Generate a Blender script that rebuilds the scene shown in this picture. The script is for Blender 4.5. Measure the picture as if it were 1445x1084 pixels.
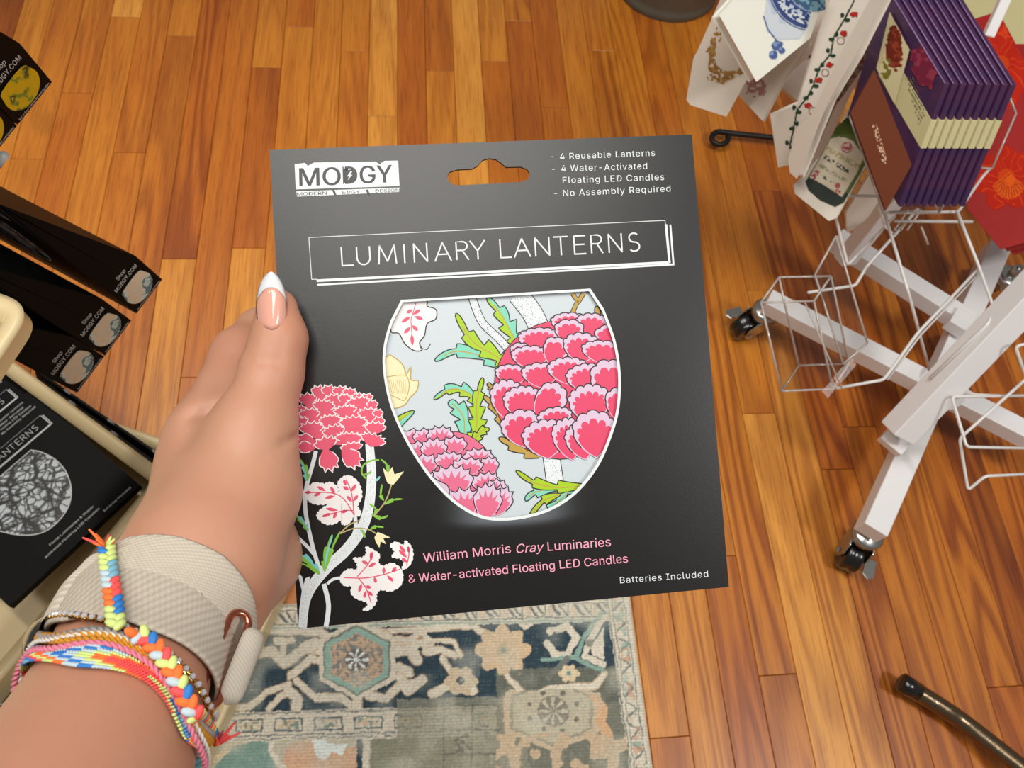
import bpy, bmesh, math, random, os
import numpy as np
from mathutils import Vector, Matrix
random.seed(7); RNG = np.random.RandomState(11)
SC = bpy.context.scene
for o in list(bpy.data.objects): bpy.data.objects.remove(o)

# ------------------------------------------------------------------ camera, light, exposure
F, CX, CY = 1085.0, 722.5, 542.0          # focal length in pixels of the 1445 x 1084 frame
def _n(v): v = np.array(v, float); return v/np.linalg.norm(v)
_Y = _n([-164, -2305, F]); _X = np.array([9985, -200, F], float); _X = _n(_X-_X@_Y*_Y); _Z = np.cross(_X, _Y)
if _Z[2] > 0: _Z = -_Z
MW = np.array([_X, _Y, _Z])               # image axes (right, down, forward) -> world axes
CAM = np.array([0, 0, 1.145])
def I2W(q): return CAM + np.asarray(q) @ MW.T
def D(px, py, d): return I2W([(px-CX)/F*d, (py-CY)/F*d, d])
def P(px, py, z):
    r = MW @ np.array([(px-CX)/F, (py-CY)/F, 1.0]); return CAM + r*((z-CAM[2])/r[2])
def proj(p):
    v = (np.asarray(p)-CAM) @ MW; return v[..., 0]/v[..., 2]*F+CX, v[..., 1]/v[..., 2]*F+CY

cam = bpy.data.cameras.new('camera'); co = bpy.data.objects.new('camera', cam); SC.collection.objects.link(co)
cam.sensor_width = 36; cam.lens = F/1445*36; cam.clip_start = 0.01; cam.clip_end = 50
r_, u_, b_ = MW @ [1, 0, 0], MW @ [0, -1, 0], MW @ [0, 0, -1]
co.matrix_world = Matrix(((r_[0], u_[0], b_[0], CAM[0]), (r_[1], u_[1], b_[1], CAM[1]), (r_[2], u_[2], b_[2], CAM[2]), (0, 0, 0, 1)))
cam.dof.use_dof = True; cam.dof.focus_distance = 0.36; cam.dof.aperture_fstop = 27.0
SC.camera = co
SC.view_settings.view_transform = 'Standard'; SC.view_settings.look = 'None'
SC.view_settings.gamma = 1.0; SC.view_settings.use_curve_mapping = False
SC.view_settings.exposure = 0.0
W = bpy.data.worlds.new('room_light'); SC.world = W; W.use_nodes = True
W.node_tree.nodes['Background'].inputs[0].default_value = (1.0, 0.93, 0.84, 1)
W.node_tree.nodes['Background'].inputs[1].default_value = 0.20
def area(name, loc, size, power, color, target):
    l = bpy.data.lights.new(name, 'AREA'); l.shape = 'RECTANGLE'; l.size, l.size_y = size; l.energy = power; l.color = color
    o = bpy.data.objects.new(name, l); SC.collection.objects.link(o); o.location = loc
    o.rotation_euler = (Vector(target)-Vector(loc)).to_track_quat('-Z', 'Y').to_euler(); return o
area('ceiling_lamp', (-0.15, 0.38, 2.65), (1.3, 1.0), 30, (1.0, 0.96, 0.90), (-0.1, 0.4, 0))
area('ceiling_lamp', (-1.3, 0.3, 2.6), (0.4, 0.4), 12, (1.0, 0.93, 0.84), (-0.2, 0.3, 0.6))
sp = bpy.data.lights.new('floor_fill_spot', 'SPOT'); sp.energy = 66; sp.spot_size = math.radians(48); sp.spot_blend = 1.0; sp.shadow_soft_size = 0.08; sp.color = (1.0, 0.93, 0.82)  # added fill spot that brightens the floor on the left
so = bpy.data.objects.new('floor_fill_spot', sp); SC.collection.objects.link(so); so.location = (-0.9, 1.2, 2.5); so.rotation_euler = (Vector((-0.45, 0.65, 0))-so.location).to_track_quat('-Z', 'Y').to_euler()
area('ceiling_lamp', (1.4, -0.5, 2.5), (0.35, 0.35), 22, (1.0, 0.96, 0.92), (0.6, 0.6, 0.2))

# ------------------------------------------------------------------ helpers
def lin(c):
    c = [x/255.0 for x in c[:3]]
    return tuple(x/12.92 if x <= 0.04045 else ((x+0.055)/1.055)**2.4 for x in c)
def lina(a):
    a = np.asarray(a, float)/255.0; return np.where(a <= 0.04045, a/12.92, ((a+0.055)/1.055)**2.4)
def mat(name, col=(200, 200, 200), rough=0.5, metal=0.0, vcol=False, bump=None, spec=0.5, coat=0.0, noise=None, **kw):
    m = bpy.data.materials.new(name); m.use_nodes = True; nt = m.node_tree; b = nt.nodes['Principled BSDF']
    b.inputs['Base Color'].default_value = (*lin(col), 1); b.inputs['Roughness'].default_value = rough
    b.inputs['Metallic'].default_value = metal; b.inputs['Specular IOR Level'].default_value = spec
    b.inputs['Coat Weight'].default_value = coat
    for k, v in kw.items(): b.inputs[k].default_value = v
    tc = nt.nodes.new('ShaderNodeTexCoord')
    if vcol:
        a = nt.nodes.new('ShaderNodeAttribute'); a.attribute_name = 'Col'; nt.links.new(a.outputs['Color'], b.inputs['Base Color'])
    if noise:                      # (scale, amount, colour2)
        t = nt.nodes.new('ShaderNodeTexNoise'); t.inputs['Scale'].default_value = noise[0]; t.inputs['Detail'].default_value = 4
        nt.links.new(tc.outputs['Object'], t.inputs['Vector'])
        r = nt.nodes.new('ShaderNodeMapRange'); r.inputs[1].default_value = 0.35; r.inputs[2].default_value = 0.68; r.inputs[4].default_value = noise[1]
        nt.links.new(t.outputs[0], r.inputs[0])
        x = nt.nodes.new('ShaderNodeMix'); x.data_type = 'RGBA'; x.inputs[6].default_value = (*lin(col), 1); x.inputs[7].default_value = (*lin(noise[2]), 1)
        nt.links.new(r.outputs[0], x.inputs[0]); nt.links.new(x.outputs[2], b.inputs['Base Color'])
    if bump:                       # (scale, strength, distance)
        t = nt.nodes.new('ShaderNodeTexNoise'); t.inputs['Scale'].default_value = bump[0]; t.inputs['Detail'].default_value = 5
        nt.links.new(tc.outputs['Object'], t.inputs['Vector'])
        bp = nt.nodes.new('ShaderNodeBump'); bp.inputs['Strength'].default_value = bump[1]; bp.inputs['Distance'].default_value = bump[2]
        nt.links.new(t.outputs[0], bp.inputs['Height']); nt.links.new(bp.outputs[0], b.inputs['Normal'])
    return m
def link(o, parent=None, world=True):
    SC.collection.objects.link(o)
    if parent is not None:
        o.parent = parent
        if world: o.matrix_parent_inverse = parent.matrix_basis.inverted()
    return o
def mk(name, verts, faces, m, parent=None, smooth=False, world=True, mi=None, bevel=None, solid=None, sub=0):
    me = bpy.data.meshes.new(name); me.from_pydata([tuple(map(float, v)) for v in verts], [], [tuple(f) for f in faces]); me.update()
    for x in (m if isinstance(m, (list, tuple)) else [m]): me.materials.append(x)
    if mi is not None: me.polygons.foreach_set('material_index', mi)
    if smooth: me.polygons.foreach_set('use_smooth', [True]*len(me.polygons))
    o = bpy.data.objects.new(name, me); link(o, parent, world)
    if solid: s = o.modifiers.new('s', 'SOLIDIFY'); s.thickness = solid; s.offset = 0
    if bevel: s = o.modifiers.new('b', 'BEVEL'); s.width = bevel; s.segments = 2; s.limit_method = 'ANGLE'
    if sub: s = o.modifiers.new('u', 'SUBSURF'); s.levels = s.render_levels = sub
    return o
def thing(name, label, cat, loc=(0, 0, 0), group=None, mw=None):
    o = bpy.data.objects.new(name, None); SC.collection.objects.link(o); o.empty_display_size = 0.05
    o.matrix_basis = mw if mw is not None else Matrix.Translation(Vector([float(x) for x in loc])); tag(o, label, cat, group); return o
def tag(o, label, cat, group=None):
    o['label'] = label; o['category'] = cat
    if group: o['group'] = group
    return o
def dup(root, mw, label):
    r = root.copy(); SC.collection.objects.link(r); r.matrix_basis = mw; r['label'] = label
    for ch in list(root.children):
        c = ch.copy(); SC.collection.objects.link(c); c.parent = r; c.matrix_parent_inverse = ch.matrix_parent_inverse.copy()
        for g in list(ch.children):
            d = g.copy(); SC.collection.objects.link(d); d.parent = c
    return r
def A_(v): return np.array(v, float)
def rnd_path(pts, rad, closed=False, n=5):
    """polyline with rounded corners"""
    pts = [A_(p) for p in pts]; out = []; N = len(pts)
    for i, p in enumerate(pts):
        if not closed and i in (0, N-1): out.append(p); continue
        a, b = pts[i-1]-p, pts[(i+1) % N]-p; la, lb = np.linalg.norm(a), np.linalg.norm(b)
        r = min(rad, la*0.45, lb*0.45); a = p+a/la*r; b = p+b/lb*r
        for k in range(n+1):
            t = k/n; out.append((1-t)**2*a+2*t*(1-t)*p+t*t*b)
    return out
def spl(pts, n=8, closed=False):
    """Catmull-Rom through points"""
    pts = [A_(p) for p in pts]; N = len(pts); out = []
    rg = range(N) if closed else range(N-1)
    for i in rg:
        g = lambda j: pts[j % N] if closed else pts[min(max(j, 0), N-1)]
        p0, p1, p2, p3 = g(i-1), g(i), g(i+1), g(i+2)
        for k in range(n):
            t = k/n
            out.append(0.5*((2*p1)+(-p0+p2)*t+(2*p0-5*p1+4*p2-p3)*t*t+(-p0+3*p1-3*p2+p3)*t**3))
    if not closed: out.append(pts[-1])
    return out
def tube_vf(pts, rad, closed=False, res=8, off=0):
    pts = np.array(pts, float); N = len(pts); rad = np.ones(N)*rad if np.isscalar(rad) else np.array(rad)
    T = np.zeros_like(pts)
    for i in range(N):
        a = pts[(i-1) % N] if closed or i > 0 else pts[i]; b = pts[(i+1) % N] if closed or i < N-1 else pts[i]
        T[i] = _n(b-a+1e-12)
    nrm = np.cross(T[0], [0.3, 0.2, 0.93]); nrm = _n(nrm); V = []; Fc = []
    for i in range(N):
        nrm = _n(nrm-nrm@T[i]*T[i]); bn = np.cross(T[i], nrm)
        for k in range(res):
            a = 2*math.pi*k/res; V.append(pts[i]+rad[i]*(math.cos(a)*nrm+math.sin(a)*bn))
    for i in range(N if closed else N-1):
        j = (i+1) % N
        for k in range(res): Fc.append((off+i*res+k, off+i*res+(k+1) % res, off+j*res+(k+1) % res, off+j*res+k))
    if not closed: Fc.append(tuple(off+k for k in range(res))[::-1]); Fc.append(tuple(off+(N-1)*res+k for k in range(res)))
    return V, Fc
def tube(name, pts, rad, m, parent=None, closed=False, res=8, **kw):
    V, Fc = tube_vf(pts, rad, closed, res); return mk(name, V, Fc, m, parent, smooth=True, **kw)
def box_vf(o, a, b, c, off=0):
    o, a, b, c = map(A_, (o, a, b, c)); V = [o, o+a, o+a+b, o+b, o+c, o+a+c, o+a+b+c, o+b+c]
    Fc = [(0, 3, 2, 1), (4, 5, 6, 7), (0, 1, 5, 4), (1, 2, 6, 5), (2, 3, 7, 6), (3, 0, 4, 7)]
    if np.dot(np.cross(a, b), c) < 0: Fc = [f[::-1] for f in Fc]
    return V, [tuple(i+off for i in f) for f in Fc]
def box(name, o, a, b, c, m, parent=None, **kw):
    V, Fc = box_vf(o, a, b, c); return mk(name, V, Fc, m, parent, **kw)
def join_vf(lst):
    V = []; Fc = []
    for v, f in lst:
        k = len(V); V += list(v); Fc += [tuple(i+k for i in g) for g in f]
    return V, Fc
def beam(name, p0, p1, w, h, m, parent, up=(0, 0, 1), bevel=0.0015):
    p0, p1 = A_(p0), A_(p1); d = _n(p1-p0); s = _n(np.cross(d, up)); u = np.cross(s, d)
    return box(name, p0-s*w/2-u*h/2, p1-p0, s*w, u*h, m, parent, bevel=bevel)
def frame(O, U, V, N):
    """4x4 from origin and three axes"""
    return Matrix(((U[0], V[0], N[0], O[0]), (U[1], V[1], N[1], O[1]), (U[2], V[2], N[2], O[2]), (0, 0, 0, 1)))
def vnoise(x, y, s, seed=0):
    """value noise, arrays in, 0..1"""
    r = np.random.RandomState(seed).rand(64, 64); x = np.asarray(x, float)/s+100; y = np.asarray(y, float)/s+100
    xi, yi = np.floor(x).astype(int), np.floor(y).astype(int); fx, fy = x-xi, y-yi; fx = fx*fx*(3-2*fx); fy = fy*fy*(3-2*fy)
    g = lambda i, j: r[i % 64, j % 64]
    return (g(xi, yi)*(1-fx)+g(xi+1, yi)*fx)*(1-fy)+(g(xi, yi+1)*(1-fx)+g(xi+1, yi+1)*fx)*fy
def setcol(o, rgb):
    me = o.data; a = me.color_attributes.new('Col', 'FLOAT_COLOR', 'POINT')
    c = np.ones((len(me.vertices), 4)); c[:, :3] = lina(rgb); a.data.foreach_set('color', c.ravel())
def segd(x, y, a, b):
    ax, ay, bx, by = a[0], a[1], b[0], b[1]; dx, dy = bx-ax, by-ay
    t = np.clip(((x-ax)*dx+(y-ay)*dy)/(dx*dx+dy*dy+1e-9), 0, 1); return np.hypot(x-ax-t*dx, y-ay-t*dy)
def polyd(x, y, pts, closed=False):
    d = np.full(np.shape(x), 1e9); q = list(pts)+([pts[0]] if closed else [])
    for a, b in zip(q[:-1], q[1:]): d = np.minimum(d, segd(x, y, a, b))
    return d
def inpoly(x, y, pts):
    r = np.zeros(np.shape(x), bool); n = len(pts)
    for i in range(n):
        (x0, y0), (x1, y1) = pts[i][:2], pts[i-1][:2]
        if y0 == y1: continue
        r ^= ((y0 > y) != (y1 > y)) & (x < (x1-x0)*(y-y0)/(y1-y0)+x0)
    return r
try:
    _fp = os.path.join(bpy.utils.system_resource('DATAFILES'), 'fonts', 'Inter.woff2'); FONT = bpy.data.fonts.load(_fp)
except Exception: FONT = None
CAPH = 0.7
def _cap():
    c = bpy.data.curves.new('t', 'FONT'); c.body = 'H'; c.size = 1.0
    if FONT: c.font = FONT
    o = bpy.data.objects.new('t', c); SC.collection.objects.link(o); me = bpy.data.meshes.new_from_object(o.evaluated_get(bpy.context.evaluated_depsgraph_get()))
    h = max(q.co.y for q in me.vertices); bpy.data.objects.remove(o); bpy.data.curves.remove(c); bpy.data.meshes.remove(me); return h
CAPH = _cap()
def text_vf(s, offset=0.0, shear=0.0, space=1.0):
    """text as flat verts/faces, normalised so that cap height = 1 and width = 1"""
    c = bpy.data.curves.new('t', 'FONT'); c.body = s; c.size = 1.0; c.resolution_u = 3; c.shear = shear; c.space_character = space; c.offset = offset
    if FONT: c.font = FONT
    o = bpy.data.objects.new('t', c); SC.collection.objects.link(o)
    dg = bpy.context.evaluated_depsgraph_get(); me = bpy.data.meshes.new_from_object(o.evaluated_get(dg))
    v = np.array([tuple(q.co) for q in me.vertices]); f = [tuple(p.vertices) for p in me.polygons]
    bpy.data.objects.remove(o); bpy.data.curves.remove(c); bpy.data.meshes.remove(me)
    v[:, 0] = (v[:, 0]-v[:, 0].min())/(v[:, 0].max()-v[:, 0].min()); v[:, 1] /= CAPH
    return v[:, :2], f
_arc = lambda cx, cy, rx, ry, a0, a1, n=10: [(cx+rx*math.cos(math.radians(a0+(a1-a0)*k/n)), cy+ry*math.sin(math.radians(a0+(a1-a0)*k/n))) for k in range(n+1)]
GL = {'L': [[(0, 1), (0, 0), (1, 0)]], 'U': [[(0, 1), (0, .38)]+_arc(.5, .38, .5, .38, 180, 360)+[(1, 1)]], 'M': [[(0, 0), (.08, 1), (.5, .12), (.92, 1), (1, 0)]], 'I': [[(.5, 1), (.5, 0)]], 'N': [[(0, 0), (0, 1), (1, 0), (1, 1)]],
      'A': [[(0, 0), (.5, 1), (1, 0)], [(.2, .35), (.8, .35)]], 'R': [[(0, 0), (0, 1), (.5, 1)]+_arc(.52, .76, .42, .24, 90, -90)+[(0, .52)], [(.5, .52), (1, 0)]], 'Y': [[(0, 1), (.5, .45), (1, 1)], [(.5, .45), (.5, 0)]],
      'T': [[(0, 1), (1, 1)], [(.5, 1), (.5, 0)]], 'E': [[(1, 1), (0, 1), (0, 0), (1, 0)], [(0, .52), (.9, .52)]], 'S': [_arc(.5, .755, .42, .245, 40, 270)+_arc(.5, .255, .47, .255, 90, -140)]}
class Print:
    """flat ink layers on a plane: 2-D polygons, each a hair above the one before it"""
    def __init__(s, f2d, base=1.2e-4, step=4e-6): s.f = f2d; s.z = base; s.step = step; s.V = []; s.F = []; s.mi = []; s.mats = []
    def ink(s, m):
        if m not in s.mats: s.mats.append(m)
        return s.mats.index(m)
    def poly(s, pts, m, up=True):
        k = len(s.V); q = [s.f(*p[:2]) for p in pts]
        ar = sum(q[i-1][0]*q[i][1]-q[i][0]*q[i-1][1] for i in range(len(q)))
        s.V += [(a, b, s.z) for a, b in q]; idx = list(range(k, k+len(q)))
        if ar > 0: pass
        else: idx = idx[::-1]
        s.F.append(tuple(idx)); s.mi.append(s.ink(m))
        if up: s.z += s.step
    def strip(s, L, R, m, up=True):
        k = len(s.V); n = len(L)
        for a in L+R: s.V.append((*s.f(a[0], a[1]), s.z))
        for i in range(n-1): s.F.append((k+i, k+i+1, k+n+i+1, k+n+i)); s.mi.append(s.ink(m))
        if up: s.z += s.step
    def stroke(s, pts, w, m, closed=False, up=True):
        pts = [A_(p[:2]) for p in pts]; N = len(pts); w = [w]*N if np.isscalar(w) else list(w)
        L = []; R = []
        for i in range(N):
            a = pts[i-1] if (i > 0 or closed) else pts[i]; b = pts[(i+1) % N] if (i < N-1 or closed) else pts[i]
            t = b-a; t = t/(np.linalg.norm(t)+1e-9); n = A_([-t[1], t[0]]); L.append(pts[i]+n*w[i]/2); R.append(pts[i]-n*w[i]/2)
        if closed: L.append(L[0]); R.append(R[0])
        s.strip(L, R, m, up)
    def dots(s, pts, r, m):
        for (x, y) in pts: s.poly([(x+r*math.cos(a), y+r*math.sin(a)) for a in (0.4, 1.65, 2.9, 4.2, 5.4)], m, up=False)
        s.z += s.step
    def text(s, t, p0, p1, cap, m, **kw):
        """baseline from p0 to p1, cap height in the same units, up = -y"""
        v, f = text_vf(t, **kw); p0, p1 = A_(p0), A_(p1); d = p1-p0; n = A_([d[1], -d[0]])/np.linalg.norm(d)*cap; k = len(s.V)
        for a, b in v: q = p0+d*a+n*b; s.V.append((*s.f(q[0], q[1]), s.z))
        mi = s.ink(m)
        for g in f: s.F.append(tuple(i+k for i in g)); s.mi.append(mi)
        s.z += s.step
    def build(s, name, parent): return mk(name, s.V, s.F, s.mats, parent, world=False, mi=s.mi)

# ------------------------------------------------------------------ floor of oak strips
def wood():
    m = bpy.data.materials.new('oak'); m.use_nodes = True; nt = m.node_tree; N = nt.nodes; L = nt.links; b = N['Principled BSDF']
    tc = N.new('ShaderNodeTexCoord'); oi = N.new('ShaderNodeObjectInfo')
    mul = N.new('ShaderNodeVectorMath'); mul.operation = 'SCALE'; cb = N.new('ShaderNodeCombineXYZ')
    for i, k in enumerate((37.0, 91.0, 53.0)):
        q = N.new('ShaderNodeMath'); q.operation = 'MULTIPLY'; q.inputs[1].default_value = k; L.new(oi.outputs['Random'], q.inputs[0]); L.new(q.outputs[0], cb.inputs[i])
    add = N.new('ShaderNodeVectorMath'); add.operation = 'ADD'; L.new(tc.outputs['Object'], add.inputs[0]); L.new(cb.outputs[0], add.inputs[1])
    def mp(sx, sy):
        q = N.new('ShaderNodeMapping'); q.inputs['Scale'].default_value = (sx, sy, 0.2*sx); L.new(add.outputs[0], q.inputs[0]); return q
    def noise(mpn, sc, det=3, ro=0.5, dist=0.0):
        t = N.new('ShaderNodeTexNoise'); t.inputs['Scale'].default_value = sc; t.inputs['Detail'].default_value = det; t.inputs['Roughness'].default_value = ro; t.inputs['Distortion'].default_value = dist
        L.new(mpn.outputs[0], t.inputs['Vector']); return t
    # growth rings: contour lines of a stretched noise -> cathedral figures
    n1 = noise(mp(1, 0.075), 15, 1.0, 0.4, 0.1)
    k = N.new('ShaderNodeMath'); k.operation = 'MULTIPLY'; k.inputs[1].default_value = 8.0; L.new(n1.outputs[0], k.inputs[0])
    fr = N.new('ShaderNodeMath'); fr.operation = 'FRACT'; L.new(k.outputs[0], fr.inputs[0])
    ring = N.new('ShaderNodeValToRGB'); e = ring.color_ramp.elements; e[0].position = 0.0; e[0].color = (0, 0, 0, 1); e[1].position = 1.0; e[1].color = (0, 0, 0, 1)
    for p_, c_ in ((0.12, 0.05), (0.42, 0.9), (0.62, 1.0), (0.8, 0.25)):
        x = ring.color_ramp.elements.new(p_); x.color = (c_, c_, c_, 1)
    L.new(fr.outputs[0], ring.inputs[0])
    fine = noise(mp(1, 0.035), 420, 3, 0.6)       # pores
    soft = noise(mp(1, 0.25), 14, 2, 0.5)
    base = N.new('ShaderNodeValToRGB'); el = base.color_ramp.elements
    el[0].position = 0.0; el[0].color = (*lin((142, 74, 18)), 1); el[1].position = 1.0; el[1].color = (*lin((232, 160, 66)), 1)
    x = el.new(0.35); x.color = (*lin((188, 102, 22)), 1); x = el.new(0.7); x.color = (*lin((210, 132, 38)), 1)
    sep = N.new('ShaderNodeSeparateColor'); L.new(oi.outputs['Color'], sep.inputs[0])
    sm = N.new('ShaderNodeMath'); sm.operation = 'MULTIPLY_ADD'; sm.inputs[1].default_value = 0.5; L.new(soft.outputs[0], sm.inputs[0]); 
    s2 = N.new('ShaderNodeMath'); s2.operation = 'SUBTRACT'; s2.inputs[1].default_value = 0.25; L.new(sep.outputs[0], s2.inputs[0]); L.new(s2.outputs[0], sm.inputs[2])
    L.new(sm.outputs[0], base.inputs[0])
    mx = N.new('ShaderNodeMix'); mx.data_type = 'RGBA'; mx.blend_type = 'MULTIPLY'; mx.inputs[7].default_value = (0.55, 0.42, 0.32, 1)
    rs = N.new('ShaderNodeMath'); rs.operation = 'MULTIPLY'; L.new(ring.outputs[0], rs.inputs[0]); L.new(sep.outputs[1], rs.inputs[1])
    L.new(rs.outputs[0], mx.inputs[0]); L.new(base.outputs[0], mx.inputs[6])
    m2 = N.new('ShaderNodeMix'); m2.data_type = 'RGBA'; m2.blend_type = 'MULTIPLY'; m2.inputs[7].default_value = (0.66, 0.54, 0.44, 1)
    fr2 = N.new('ShaderNodeMapRange'); fr2.inputs[1].default_value = 0.48; fr2.inputs[2].default_value = 0.72; fr2.inputs[4].default_value = 1.0; L.new(fine.outputs[0], fr2.inputs[0])
    L.new(fr2.outputs[0], m2.inputs[0]); L.new(mx.outputs[2], m2.inputs[6])
    # dark mineral stains
    st = noise(mp(1, 0.5), 7, 2, 0.5, 0.5); sr = N.new('ShaderNodeMapRange'); sr.inputs[1].default_value = 0.66; sr.inputs[2].default_value = 0.8; sr.inputs[4].default_value = 0.6; L.new(st.outputs[0], sr.inputs[0])
    m3 = N.new('ShaderNodeMix'); m3.data_type = 'RGBA'; m3.blend_type = 'MULTIPLY'; m3.inputs[7].default_value = (0.45, 0.38, 0.33, 1)
    L.new(sr.outputs[0], m3.inputs[0]); L.new(m2.outputs[2], m3.inputs[6])
    L.new(m3.outputs[2], b.inputs['Base Color'])
    b.inputs['Roughness'].default_value = 0.42; b.inputs['Coat Weight'].default_value = 0.25; b.inputs['Coat Roughness'].default_value = 0.3
    bp = N.new('ShaderNodeBump'); bp.inputs['Strength'].default_value = 0.25; bp.inputs['Distance'].default_value = 0.0006; L.new(fine.outputs[0], bp.inputs['Height']); L.new(bp.outputs[0], b.inputs['Normal'])
    return m
M_oak = wood(); M_gap = mat('floor_gap', (58, 30, 14), 0.9)
floor = box('floor', (-1.6, -0.9, -0.03), (3.8, 0, 0), (0, 3.4, 0), (0, 0, 0.018), M_gap); floor['kind'] = 'structure'
PW = 0.05715; X0 = 0.13*PW
ENDS = {}      # column -> list of seam positions along y, read off the photograph where it shows them
def colof(px, py): return math.floor((P(px, py, 0)[0]-X0)/PW)
for (px, py) in ((130, 131.5), (617, 100), (500, 72), (368, 95), (350, 350), (1080, 583), (1160, 663), (25, 224), (748, 30)):
    ENDS.setdefault(colof(px, py), []).append(P(px, py, 0)[1])
TONE = {colof(150, 80): [(1.17, 9, 1.15, 0.35)], colof(655, 100): [(-9, 9, 0.95, 0.25)], colof(560, 150): [(-9, 9, 0.85, 0.4)], colof(617, 60): [(1.25, 9, 0.4, 0.6)], colof(535, 150): [(-9, 9, 0.9, 0.5)],
        colof(1125, 900): [(-9, 0.5, 1.0, 0.55)], colof(1180, 950): [(-9, 0.5, 0.85, 0.8)], colof(1090, 930): [(-9, 0.5, 0.62, 1.0)], colof(1010, 930): [(-9, 0.5, 0.75, 0.8)], colof(270, 300): [(0.8, 1.4, 0.35, 0.9)]}
def plank_faces(w, l):
    g = 0.00035; bv = 0.0007; x, y = w/2-g, l/2-g
    V = [(-x, -y, -0.012), (x, -y, -0.012), (x, y, -0.012), (-x, y, -0.012), (-x, -y, -bv), (x, -y, -bv), (x, y, -bv), (-x, y, -bv),
         (-x+bv, -y+bv, 0), (x-bv, -y+bv, 0), (x-bv, y-bv, 0), (-x+bv, y-bv, 0)]
    Fc = [(8, 9, 10, 11)]
    for a, c in ((0, 4), (4, 8)):
        for k in range(4): Fc.append((a+k, a+(k+1) % 4, c+(k+1) % 4, c+k))
    return V, Fc
rr = random.Random(5)
for c in range(-22, 34):
    ys = sorted(ENDS.get(c, [])); 
    if not ys: ys = [rr.uniform(-0.6, 2.2)]
    while ys[0] > -0.85: ys.insert(0, ys[0]-rr.uniform(0.55, 1.15))
    while ys[-1] < 2.45: ys.append(ys[-1]+rr.uniform(0.55, 1.15))
    for a, b in zip(ys[:-1], ys[1:]):
        a2, b2 = max(a, -0.88), min(b, 2.48)
        if b2-a2 < 0.05: continue
        V, Fc = plank_faces(PW, b2-a2)
        o = mk('plank', V, Fc, M_oak, floor, world=False); o.location = (X0+(c+0.5)*PW, (a2+b2)/2, 0.0)
        tone, gr = rr.choice((0.3, 0.42, 0.5, 0.58, 0.62, 0.7, 0.8)), rr.uniform(0.15, 0.7)
        if X0+c*PW > 0.55 and (a2+b2)/2 < 1.1: tone -= 0.16; gr = min(1, gr+0.3)  # planks by the rack coloured darker for its shade, with stronger grain
        if X0+c*PW > 0.25 and (a2+b2)/2 < 0.9: gr = min(1, gr+0.25)
        for (lo, hi, t_, g_) in TONE.get(c, []):
            if lo <= (a+b)/2 <= hi: tone, gr = t_, g_
        o.color = (tone, gr, 0, 1)

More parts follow.
